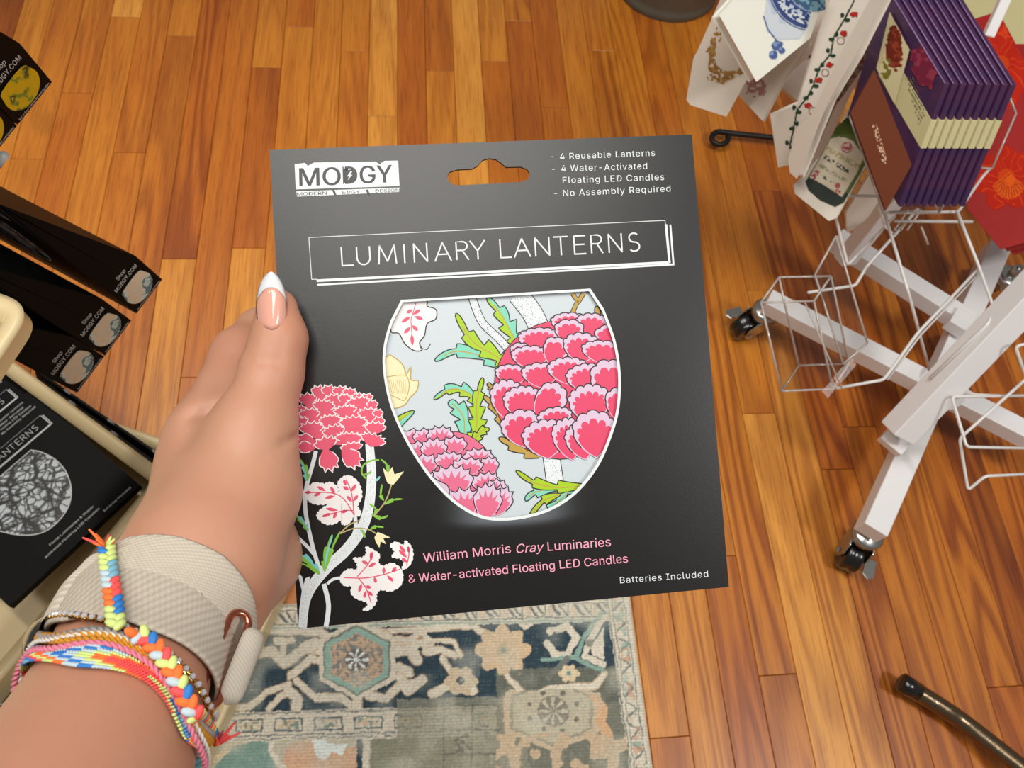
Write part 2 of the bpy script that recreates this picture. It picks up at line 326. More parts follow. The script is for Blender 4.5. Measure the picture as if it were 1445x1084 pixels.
# ------------------------------------------------------------------ rug
def rug():
    TRc = P(888, 841, 0.0); TLc = P(384, 853, 0.0); BRc = P(921, 1084, 0.0)
    U = (TLc-TRc); U = U/np.linalg.norm(U); Vd = _n(BRc-TRc)
    nx, ny = 560, 330; dx = 0.0013
    V = []; Fc = []
    ii, jj = np.meshgrid(np.arange(nx), np.arange(ny), indexing='ij')
    wob = 0.0012*(vnoise(jj*dx, ii*0, 0.03, 3)-0.5)
    pts = TRc[None, None]+U*((ii*dx+wob))[..., None]+Vd*(jj*dx)[..., None]
    x, y = proj(pts.reshape(-1, 3)); x = x.reshape(nx, ny); y = y.reshape(nx, ny)
    wx = x+3*(vnoise(x, y, 9, 1)-0.5)+1.4*(vnoise(x, y, 2.5, 2)-0.5); wy = y+3*(vnoise(x, y, 9, 4)-0.5)+1.4*(vnoise(x, y, 2.5, 5)-0.5)
    t = wy-(841+(888-wx)*0.026); r = (888+(wy-841)*0.137)-wx
    cream, tan, navy, teal, org = A_((203, 196, 180)), A_((190, 160, 128)), A_((50, 66, 76)), A_((126, 156, 146)), A_((198, 150, 112))
    grey, pale = A_((120, 124, 112)), A_((205, 214, 210))
    C = np.zeros((nx, ny, 3))+cream
    def put(mask, col, a=1.0):
        mask = np.asarray(mask, float)[..., None]*a; C[:] = C*(1-mask)+np.asarray(col)*mask
    # guard stripe along the top
    for k0, k1, c_ in ((3, 5.5, grey), (9, 10.5, navy), (27, 29, navy), (31, 35, teal)): put((t > k0) & (t < k1), c_, 0.6)
    ph = (wx*1.0) % 32
    put((t > 11) & (t < 26) & ((np.abs(ph-16-(t-18)*0.8) < 2.6) | (np.abs(ph-26-(t-18)*0.8) < 1.6)), navy, 0.75)
    put((t > 11) & (t < 26) & (ph < 2.0), grey, 0.8); put((t > 11) & (t < 26) & (ph > 5) & (ph < 12), tan, 0.4)
    # navy field
    fld = (t > 36) & (t < 150) & (r > 34); put(fld, navy)
    put((t > 36) & (r > 34) & (t <= 260) & (wx > 700+0*wx) & (t > 100), grey*0.85, 0.9)
    dm = lambda pts, w: polyd(wx, wy, pts) < w
    # cream ribbons of the field
    for pl, w in (([(330, 893), (380, 892), (452, 893), (470, 903), (505, 884)], 4.0), ([(505, 884), (545, 893), (600, 888), (668, 884)], 3.4), ([(545, 897), (552, 905), (575, 905), (590, 900), (606, 912)], 5.5),
                   ([(354, 925), (385, 920), (402, 938), (430, 916), (452, 918)], 6.5), ([(430, 916), (446, 908)], 8), ([(400, 925), (402, 908)], 3.5), ([(392, 906), (412, 904)], 4.5), ([(410, 955), (440, 930), (452, 935)], 5),
                   ([(330, 1000), (352, 998), (378, 978), (408, 966)], 4.2), ([(380, 1000), (396, 984), (410, 978)], 3.6), ([(420, 962), (446, 985), (480, 984), (500, 1000)], 4.5), ([(408, 975), (420, 985), (418, 998)], 7),
                   ([(505, 975), (505, 1000)], 6), ([(520, 982), (545, 986), (560, 970), (580, 965)], 5), ([(552, 920), (580, 918), (588, 932)], 8), ([(565, 955), (575, 975), (595, 960)], 7), ([(560, 942), (578, 950)], 6),
                   ([(600, 920), (622, 918), (640, 925)], 5), ([(625, 930), (645, 960), (640, 975)], 4), ([(610, 980), (650, 960), (668, 975)], 6), ([(668, 884), (690, 900)], 4), ([(742, 985), (712, 950)], 3.4), ([(742, 985), (775, 973), (840, 968), (852, 950)], 4.2),
                   ([(560, 903), (640, 905), (650, 925)], 3)): put(fld & dm(pl, w+1.3), tan, 0.8); put(fld & dm(pl, w), cream)
    # hexagon medallion
    def hexd(cx, cy, sx, sy): return np.maximum(np.abs(wx-cx)/sx*1.0, np.maximum(np.abs(wx-cx)/sx*0.5+np.abs(wy-cy)/sy*0.9, 0))
    h = hexd(504, 932, 48, 46); put(h < 1.12, cream); put((h < 0.98), grey); put(h < 0.92, teal*1.08); put(h < 0.76, A_((186, 160, 136)))
    ck = ((np.floor(wx/5.5)+np.floor(wy/5)) % 3 == 0); put((h < 0.74) & ck, grey, 0.45); put((h < 0.74) & (vnoise(wx, wy, 3, 8) > 0.62), A_((96, 112, 120)), 0.7)
    an = np.arctan2(wy-932, wx-504); rd = np.hypot(wx-504, (wy-932)*1.1)
    put(rd < 17, A_((90, 84, 84)), 0.75); put((rd < 16) & (np.abs(np.sin(an*4)) < 0.62), pale); put(rd < 4, pale)
    # flowers on the right
    def rosette(cx, cy, R, n, col, ctr):
        an = np.arctan2(wy-cy, wx-cx); rd = np.hypot(wx-cx, (wy-cy)*1.12)
        put(fld & (rd < R*(0.8+0.28*np.abs(np.cos(an*n/2)))), col); put(fld & (rd < R*0.28), ctr); put(fld & (rd < R*0.12), grey)
    rosette(709, 918, 37, 8, A_((196, 172, 142)), A_((176, 160, 130))); rosette(802, 951, 14, 6, A_((204, 188, 158)), teal)
    rosette(592, 902, 15, 6, cream, tan); rosette(742, 880, 10, 4, cream, tan); rosette(650, 962, 22, 6, A_((190, 172, 146)), navy)
    for pl, c_, w in (([(775, 892), (800, 884), (812, 900), (800, 924), (782, 925), (772, 908)], cream, 5), ([(782, 895), (786, 915), (795, 915), (796, 895)], navy, 3), ([(848, 866), (822, 900), (812, 928), (830, 940), (850, 946)], teal, 3.2),
                       ([(852, 872), (830, 905), (824, 926), (850, 938)], cream, 4.5), ([(765, 932), (812, 928)], teal, 3), ([(772, 958), (800, 930)], A_((112, 116, 110)), 3.6)): put((r > 30) & (polyd(wx, wy, pl) < w), c_)
    put((r > 34) & inpoly(wx, wy, [(852, 885), (832, 915), (835, 925), (852, 932)]), cream); put((r > 30) & (np.hypot(wx-831, wy-908) < 6), grey)
    # lower guard stripe and lower field, left
    g2 = (t > 150) & (t < 192) & (wx < 690); put(g2, cream*0.97); u = t-150
    put(g2 & (((u > 2) & (u < 4)) | ((u > 33) & (u < 35)) | ((u > 38) & (u < 39.5))), navy, 0.6)
    ph = (wx+4) % 56; put(g2 & (u > 10) & (u < 30) & (((ph < 40) & (ph > 37.5)) | (ph < 2) | ((ph < 40) & (np.abs(u-11) < 1.3)) | ((ph < 40) & (np.abs(u-28) < 1.3))), navy, 0.7)
    put(g2 & (u > 13) & (u < 26) & (ph > 5) & (ph < 34) & (vnoise(wx, wy, 6, 9) > 0.45), tan, 0.6); put(g2 & (u > 13) & (u < 26) & (ph > 5) & (ph < 34) & (vnoise(wx, wy, 4, 12) > 0.66), teal*0.8, 0.8)
    lf = (t >= 192) & (wx < 700) & (r > 34); put(lf, A_((178, 172, 154)))
    put(lf & inpoly(wx, wy, [(300, 1090), (330, 1048), (380, 1044), (392, 1084), (380, 1100)]), teal*0.92)
    put(lf & inpoly(wx, wy, [(398, 1100), (402, 1060), (420, 1044), (446, 1044), (448, 1072), (470, 1060), (505, 1054), (508, 1100)]), A_((196, 160, 132)))
    put(lf & inpoly(wx, wy, [(340, 1040), (372, 1040), (360, 1048)]), pale); put(lf & inpoly(wx, wy, [(440, 1040), (458, 1042), (464, 1050), (492, 1050), (482, 1068), (468, 1060), (462, 1075), (448, 1070)]), pale)
    put(lf & ((polyd(wx, wy, [(300, 1075), (330, 1050), (352, 1045)]) < 3.5)), A_((196, 180, 150))); put(lf & (polyd(wx, wy, [(384, 1045), (382, 1060), (400, 1084)]) < 4), cream)
    put(lf & (polyd(wx, wy, [(508, 1044), (508, 1100)]) < 4), navy); put(lf & (polyd(wx, wy, [(517, 1044), (517, 1100)]) < 4), cream); put(lf & (wx > 523) & (wx < 700), A_((128, 130, 112)))
    # worn grey area with its small grid, then the octagon medallion
    wa = (t > 138) & (wx > 560) & (wx < 745); put(wa, A_((136, 134, 118)), 0.75)
    gx, gy = (wx-625) % 40, (wy-995) % 34
    put(wa & (wx > 620) & (wx < 705) & ((gx < 2) | (gy < 2)), A_((86, 88, 82)), 0.7); put(wa & (wx > 640) & (wx < 665) & (np.hypot(wx-652, wy-1050) < 14) & (vnoise(wx, wy, 4, 14) > 0.5), A_((84, 84, 78)), 0.7)
    rb = (r > 34) & (wx > 700) & (t > 130)
    h = hexd(778, 1006, 58, 42); put(rb & (h < 1.16), A_((186, 170, 146))); put(rb & (h < 1.0), A_((150, 146, 130))); put(rb & (h < 0.92), A_((176, 170, 150)))
    an = np.arctan2(wy-1004, wx-780); rd = np.hypot(wx-780, wy-1004); put(rb & (rd < 22), A_((116, 112, 104)), 0.8); put(rb & (rd < 20) & (np.abs(np.sin(an*4)) < 0.55), A_((184, 178, 160)))
    for q in range(8): put(rb & (np.hypot(wx-780-36*math.cos(q*0.785+0.4), wy-1004-28*math.sin(q*0.785+0.4)) < 3.5), A_((110, 108, 100)))
    put(rb & (polyd(wx, wy, [(838, 985), (852, 1000), (846, 1020), (860, 1040), (862, 1084)]) < 6), A_((196, 160, 126))); put(rb & (wy > 1035) & (vnoise(wx, wy, 14, 15) > 0.5), A_((184, 164, 138)))
    # right guard stripe
    rg = r < 34; put(rg, A_((198, 192, 176))); put(rg & (((r > 9) & (r < 10.5)) | ((r > 26) & (r < 27.5)) | ((r > 31) & (r < 33))), A_((92, 98, 98)), 0.7)
    pv = wy % 30; put(rg & (r > 11.5) & (r < 25) & (t > 8) & ((np.abs(pv-15-(r-18)*0.9) < 2.2) | (np.abs(pv-6+(r-18)*0.7) < 1.5)), A_((92, 96, 98)), 0.75)
    put(rg & (r > 12) & (r < 24) & (vnoise(wx, wy, 7, 17) > 0.68), teal, 0.6); put(rg & (r > 12) & (r < 24) & (vnoise(wx, wy, 7, 18) > 0.7), A_((186, 138, 110)), 0.6)
    # wear: thread lines and faded patches
    th = vnoise(ii*1.0, jj*12.0, 6, 21)*0.5+vnoise(ii*14.0, jj*1.0, 8, 22)*0.5
    fade = np.clip((vnoise(x, y, 30, 23)-0.42)*1.3, 0, 0.5)+np.clip(th-0.58, 0, 1)*0.9
    C = (C*(1-fade[..., None])+A_((182, 180, 166))*fade[..., None])*1.10
    C *= (0.90+0.16*vnoise(ii, jj, 1.3, 24)+0.08*((jj % 3) == 0))[..., None]
    hz = 0.003+0.0004*vnoise(ii, jj, 1.5, 25)+0.0006*vnoise(ii, jj, 40, 26); edge = np.minimum(np.minimum(ii, jj), 3)/3.0; pts = pts.copy(); pts[..., 2] = 0.0006+hz*edge
    idx = (ii*ny+jj); q = np.stack([idx[:-1, :-1], idx[1:, :-1], idx[1:, 1:], idx[:-1, 1:]], -1).reshape(-1, 4)
    me = bpy.data.meshes.new('rug'); me.from_pydata(pts.reshape(-1, 3).tolist(), [], q.tolist()); me.materials.append(mat('rug_wool', vcol=True, rough=0.95, spec=0.1))
    me.polygons.foreach_set('use_smooth', [True]*len(me.polygons)); o = bpy.data.objects.new('rug', me); SC.collection.objects.link(o)
    setcol(o, np.clip(C.reshape(-1, 3), 0, 255)); tag(o, 'worn woven rug with cream, navy and teal medallion pattern lying on the oak floor', 'rug')
rug()

# ------------------------------------------------------------------ lantern package (front flat, body a wedge that thickens to the bottom)
PKW, PKH, PKT = 0.195, 0.2124, 0.040
def homog(corners):
    src = [(0, 0), (1, 0), (1, 1), (0, 1)]; Mx = []; r = []
    for (x, y), (u, w) in zip(src, corners):
        u -= CX; w -= CY; Mx.append([x, y, 1, 0, 0, 0, -u*x, -u*y]); r.append(u); Mx.append([0, 0, 0, x, y, 1, -w*x, -w*y]); r.append(w)
    B = np.diag([1/F, 1/F, 1]) @ np.append(np.linalg.solve(Mx, r), 1).reshape(3, 3); s = PKW/np.linalg.norm(B[:, 0]); return B*s
_B = homog([(380, 212), (976, 190), (1031, 828), (424, 887)]); _t = _B[:, 2]; _a = _n(_B[:, 0]); _nn = _n(np.cross(_a, _B[:, 1])); _c = np.cross(_nn, _a)
def uv(px, py):
    """photograph pixel -> position on the package front (right, up) in metres"""
    q = A_([(px-CX)/F, (py-CY)/F, 1]); p = q*(_nn@_t)/(_nn@q)-_t; return float(p@_a), -float(p@_c)
PKG = frame(I2W(_t), MW@_a, -(MW@_c), -(MW@_nn))
M_black = mat('black_card', (8, 8, 9), 0.33, spec=0.55, bump=(900, 0.10, 0.0002))
M_ink = {k: mat('ink_'+k, c, 0.45) for k, c in dict(white=(216, 224, 226), rose=(240, 160, 185), pink=(212, 60, 100), coral=(214, 80, 108), pale_pink=(212, 100, 134), lilac=(206, 184, 208), black=(34, 22, 26), lime=(158, 196, 14), green=(122, 180, 60),
         teal=(122, 202, 178), sky=(118, 196, 196), ochre=(178, 146, 62), cream=(226, 218, 176), stem=(214, 222, 226), dot=(70, 74, 84), silver=(222, 226, 228), leaf_white=(228, 226, 226), tan=(176, 160, 110), knock=(40, 42, 44)).items()}
M_sheet = mat('frosted_sheet', (192, 204, 210), 0.35, spec=0.4)
M_black2 = mat('black_card_less_sheen', (7, 7, 8), 0.5, spec=0.12, bump=(900, 0.10, 0.0002))  # same black card, copied with its lamp sheen turned down
def plate(name, loops, th, m, parent, z=0.0, bev=0.0):
    c = bpy.data.curves.new(name, 'CURVE'); c.dimensions = '2D'; c.fill_mode = 'BOTH'; c.extrude = th/2; c.bevel_depth = bev
    for lp in loops:
        s = c.splines.new('POLY'); s.points.add(len(lp)-1); s.use_cyclic_u = True
        for q, p in zip(s.points, lp): q.co = (p[0], p[1], 0, 1)
    o = bpy.data.objects.new(name, c); SC.collection.objects.link(o); dg = bpy.context.evaluated_depsgraph_get()
    me = bpy.data.meshes.new_from_object(o.evaluated_get(dg)); bpy.data.objects.remove(o); me.materials.clear(); me.materials.append(m)
    o = bpy.data.objects.new(name, me); link(o, parent, False); o.location.z = z; return o
HOLE = [(631, 249), (634, 243), (645, 239.5), (666, 238.5), (674, 234), (681, 226), (690, 223.5), (700, 225), (707, 230), (714, 236), (735, 235.5), (744, 239), (747.5, 246), (745, 253), (736, 257), (700, 259), (645, 262), (634, 258)]
VASE = [(566, 423.5), (700, 415.5), (833, 407.5), (852, 436), (868, 480), (875.5, 526), (874, 574), (864, 613), (845, 657), (816, 694), (784, 717), (748, 730), (707, 735), (675, 730), (643, 712), (615, 685), (590, 652), (566, 610), (549, 567), (540.5, 521), (542, 485), (551, 453)]
VASE = VASE[:1]+VASE[2:3]+[tuple(p) for p in spl(VASE[3:], 4)]
def shrink(pl, k):
    pl = [A_(p) for p in pl]; c = sum(pl)/len(pl); return [tuple(c+(p-c)*(1-k/np.linalg.norm(p-c))) for p in pl]
def petal(pr, b, t, w, n, fill, rim=None, line=None, lw=1.3, pointy=False, deep=0.2):
    b, t = A_(b), A_(t); h = np.linalg.norm(t-b); d = (t-b)/h; s = A_([-d[1], d[0]])
    def out(sc, dp):
        q = []
        for k in range(5): x = k/5; q.append((-w/2*math.sin(x*math.pi/2)**0.8*0.98-0.0, h*x*0.62))
        K = max(8*n, 12)
        for k in range(K+1):
            a = math.pi*k/K; e = abs(math.sin(n*a)); e = (1-dp*(e**0.9)) if pointy else (1-dp*(1-e**0.6))
            q.append((-w/2*math.cos(a)*(e*0.5+0.5), h*0.62+h*0.40*math.sin(a)*e if not pointy else h*0.62+h*0.45*(math.sin(a)**0.7)*e-0.02*h))
        for k in range(4, 0, -1): x = k/5; q.append((w/2*math.sin(x*math.pi/2)**0.8*0.98, h*x*0.62))
        c = A_([0, h*0.12]); return [b+s*(c[0]+(x-c[0])*sc)+d*(c[1]+(y-c[1])*sc) for x, y in q]
    o = out(1.0, deep)
    if rim: pr.poly(o, rim); pr.poly(out(0.80, deep*2.0), fill)
    else: pr.poly(o, fill)
    if line: pr.stroke(o[2:-1], lw, line)
def leaf(pr, sp, w, cl, cr, teeth=4, line=None, lw=1.2, mid=None, flip=1):
    S = spl(sp, 22); n = len(S); L = []; R = []
    for i, p in enumerate(S):
        t = i/(n-1); a = S[max(i-1, 0)]; b = S[min(i+1, n-1)]; d = _n(b-a); nn = A_([-d[1], d[0]])
        env = w/2*(math.sin(math.pi*min(1, t*0.9+0.1))**0.7)*(1-t*0.25)*(0.0 if i == n-1 else 1)
        tt = (t*teeth) % 1.0; e = env*(0.42+0.85*tt) if teeth else env
        L.append(p+nn*e); R.append(p-nn*e*0.85)
    pr.strip(L, S, cl, up=False); pr.strip(S, R, cr)
    if line: pr.stroke(L, lw, line, up=False); pr.stroke(R, lw, line)
    if mid: pr.stroke(S[:int(n*0.85)], lw*0.9, mid)
def serrate(q, a):
    q = [A_(p) for p in q]; ar = sum(q[i-1][0]*q[i][1]-q[i][0]*q[i-1][1] for i in range(len(q))); sg = -1 if ar > 0 else 1; out = []
    for i, p in enumerate(q):
        n = q[(i+1) % len(q)]; d = n-p; L = np.linalg.norm(d)+1e-9; nn = A_([-d[1], d[0]])/L*sg; out.append(tuple(p-nn*a*0.4)); out.append(tuple(p+d*0.35+nn*a*0.6)); out.append(tuple(p+d*0.75+nn*a))
    return out
def blob(c, rx, ry, n=32): return [(c[0]+rx*math.cos(2*math.pi*k/n), c[1]+ry*math.sin(2*math.pi*k/n)) for k in range(n)]
def drop(pr, a, b, w, m):
    a, b = A_(a), A_(b); d = b-a; s = A_([-d[1], d[0]])/np.linalg.norm(d)*w
    pr.poly([a, a+d*0.35+s*0.9, a+d*0.65+s, a+d*0.9+s*0.5, b, a+d*0.9-s*0.5, a+d*0.65-s, a+d*0.35-s*0.9], m, up=False)
def floral_window(parent):
    K = M_ink; pr = Print(uv, base=1e-4, step=2.5e-6)
    c3 = lambda X, Y: (530+X/4.129, 400+Y/4.129); c4 = lambda X, Y: (530+X/4.129, 560+Y/4.129); S = 1/4.129
    def ln(pts, f): return [f(*p) for p in pts]
    # stems
    for pts, f, w in (([(560, 70), (620, 220), (720, 320), (800, 410)], c3, 50), ([(830, 60), (915, 170), (960, 270)], c3, 125), ([(1020, 300), (1050, 510)], c4, 104)):
        q = spl(ln(pts, f), 8); pr.stroke(q, w*S, K['black']); pr.stroke(q, w*S-2.4, K['stem'])
        dd = []
        for i in range(len(q)-1):
            for j in range(max(2, int(w/16))):
                t = A_(q[i+1])-A_(q[i]); nn = A_([-t[1], t[0]])/np.linalg.norm(t); dd.append(tuple(A_(q[i])+t*random.random()+nn*(random.random()-0.5)*(w*S-5)))
            for sgn in (-1, 1): dd.append(tuple(A_(q[i])+nn*sgn*(w*S/2-2.6)))
        pr.dots(dd, 0.55, K['dot'])
    # white leaf with red veins, buds
    wl = ln([(120, 150), (135, 100), (290, 95), (300, 130), (352, 150), (350, 205), (300, 232), (285, 300), (255, 345), (270, 385), (225, 390), (170, 350), (135, 290), (90, 280), (90, 200)], c3); wl = [tuple(p) for p in spl(wl, 4, True)]
    pr.poly(wl, K['leaf_white']); pr.stroke(wl, 1.6, K['black'], closed=True); pr.stroke(ln([(320, 350), (300, 385), (262, 375), (258, 350)], c3), 1.1, K['black'])
    pr.stroke(ln([(235, 110), (205, 210), (215, 350)], c3), 1.2, K['coral'])
    for a, b in (((205, 190), (150, 225)), ((215, 180), (260, 150)), ((205, 250), (165, 290)), ((212, 240), (245, 275)), ((210, 290), (215, 360)), ((215, 150), (180, 170)), ((225, 190), (275, 205))): drop(pr, c3(*a), c3(*b), 2.6, K['coral'])
    pr.z += pr.step
    bud = [tuple(p) for p in spl(ln([(60, 430), (110, 432), (160, 478), (178, 530), (205, 485), (205, 560), (248, 568), (238, 625), (200, 665), (165, 710), (90, 725), (40, 650)], c3), 3, True)]
    pr.poly(bud, K['cream']); pr.stroke(bud, 1.5, K['ochre'], closed=True); pr.stroke(spl(ln([(60, 545), (130, 535), (180, 540), (195, 600), (170, 680), (120, 665), (70, 640)], c3), 4), 1.1, K['ochre'])
    for k in range(9): pr.stroke(ln([(75+12*k, 560), (95+10*k, 640)], c3), 0.5, K['ochre'], up=False)
    pr.z += pr.step
    # leaves
    for sp, f, w, cl, cr, te in (([(780, 505), (640, 430), (470, 395), (345, 450)], c3, 100, 'teal', 'teal', 3), ([(800, 490), (690, 415), (560, 330), (468, 172)], c3, 120, 'lime', 'lime', 4), ([(850, 375), (790, 280), (735, 180), (650, 80)], c3, 120, 'teal', 'lime', 4),
                                ([(515, 900), (515, 790), (470, 720), (425, 690)], c3, 130, 'teal', 'teal', 3), ([(600, 720), (545, 640), (440, 615), (340, 675)], c3, 90, 'teal', 'lime', 4), ([(560, 950), (590, 820), (590, 690), (625, 548)], c3, 110, 'lime', 'lime', 5), ([(560, 940), (600, 880), (640, 850), (662, 856)], c3, 70, 'lime', 'lime', 3),
                                ([(85, 870), (140, 800), (225, 742)], c3, 70, 'teal', 'lime', 0), ([(1240, 560), (1060, 535), (930, 560), (875, 608)], c4, 90, 'teal', 'teal', 3), ([(1230, 520), (1060, 530), (920, 500), (820, 432)], c4, 80, 'lime', 'lime', 3), ([(1120, 560), (1040, 640), (980, 690)], c4, 70, 'teal', 'teal', 3), ([(1080, 570), (980, 610), (900, 700)], c4, 60, 'lime', 'lime', 2),
                                ([(760, 850), (700, 730), (630, 655)], c3, 80, 'ochre', 'ochre', 3), ([(960, 1010), (830, 960), (720, 900)], c3, 90, 'ochre', 'ochre', 3), ([(690, 620), (670, 600), (655, 580)], c3, 50, 'ochre', 'ochre', 2), ([(1290, 260), (1300, 200), (1290, 130)], c3, 70, 'ochre', 'ochre', 2)):
        leaf(pr, [f(*p) for p in sp], w*S, K[cl], K[cr], te, K['black'], 1.6, K['ochre'])
    for p in ([(1150, 170), (1180, 100), (1150, 55)], [(1180, 110), (1215, 55)]): pr.stroke(ln(p, c3), 7, K['black'], up=False)
    pr.z += pr.step
    for p in ([(1150, 170), (1180, 100), (1150, 55)], [(1180, 110), (1215, 55)]): pr.stroke(ln(p, c3), 5, K['ochre'], up=False)
    pr.z += pr.step
    # small serrated bloom, lower left
    bb = [c4(430+280*math.cos(a/16*math.pi), 500+300*math.sin(a/16*math.pi)) for a in range(32)]; pr.poly(bb, K['pale_pink']); pr.stroke(bb, 1.2, K['black'], closed=True)
    for b, t, w, n in (((205, 300), (185, 190), 140, 3), ((290, 290), (280, 185), 130, 4), ((380, 300), (370, 170), 150, 5), ((460, 340), (460, 230), 140, 4), ((170, 390), (160, 270), 120, 3), ((250, 380), (245, 260), 150, 4), ((345, 385), (335, 240), 150, 5), ((600, 420), (600, 300), 170, 5), ((190, 450), (185, 340), 130, 4), ((290, 470), (275, 335), 160, 4),
                       ((430, 440), (430, 320), 165, 5), ((665, 460), (660, 350), 110, 4), ((235, 510), (225, 405), 130, 4), ((540, 470), (530, 355), 180, 5), ((340, 560), (335, 440), 150, 4), ((650, 570), (635, 440), 160, 5), ((450, 600), (440, 400), 240, 6), ((340, 690), (315, 470), 200, 2), ((705, 600), (705, 480), 120, 4),
                       ((520, 720), (490, 535), 220, 6), ((700, 700), (750, 520), 140, 5), ((640, 730), (665, 505), 160, 5)):
        petal(pr, c4(*b), c4(*t), w*S*1.08, n, K['pale_pink'], K['lilac'], K['black'], 1.5, True, 0.32)
    # large scalloped bloom, right
    bb = [c3(1075+385*math.cos(a/16*math.pi), 620+405*math.sin(a/16*math.pi)) for a in range(32)]; pr.poly(bb, K['pink']); pr.stroke(bb, 1.2, K['black'], closed=True)
    for b, t, w, n in (((1130, 290), (1125, 168), 200, 6), ((1260, 320), (1262, 172), 190, 6), ((960, 400), (955, 256), 240, 7), ((1130, 350), (1130, 208), 165, 4), ((1370, 360), (1345, 240), 150, 3), ((840, 460), (850, 345), 120, 4), ((905, 500), (905, 362), 220, 6), ((1010, 470), (1085, 320), 150, 3), ((1195, 470), (1210, 286), 210, 6),
                       ((1320, 470), (1330, 332), 240, 6), ((790, 600), (800, 472), 190, 6), ((965, 610), (965, 462), 220, 6), ((1125, 590), (1120, 430), 230, 7), ((1240, 640), (1215, 468), 220, 7), ((1365, 700), (1360, 443), 210, 4), ((770, 800), (765, 560), 190, 6), ((870, 800), (850, 598), 220, 7), ((930, 770), (1090, 600), 170, 4),
                       ((1265, 830), (1240, 588), 240, 7), ((1410, 800), (1400, 610), 120, 3), ((870, 960), (835, 738), 230, 5), ((1060, 870), (1035, 722), 200, 6), ((1010, 1025), (975, 796), 260, 7), ((1150, 1035), (1105, 785), 180, 7), ((1225, 1030), (1180, 815), 180, 7), ((1290, 1020), (1265, 742), 240, 5)):
        petal(pr, c3(*b), c3(*t), w*S*1.08, n, K['pink'], K['lilac'], K['black'], 1.7, False, 0.17)
    return pr.build('floral_print', parent)
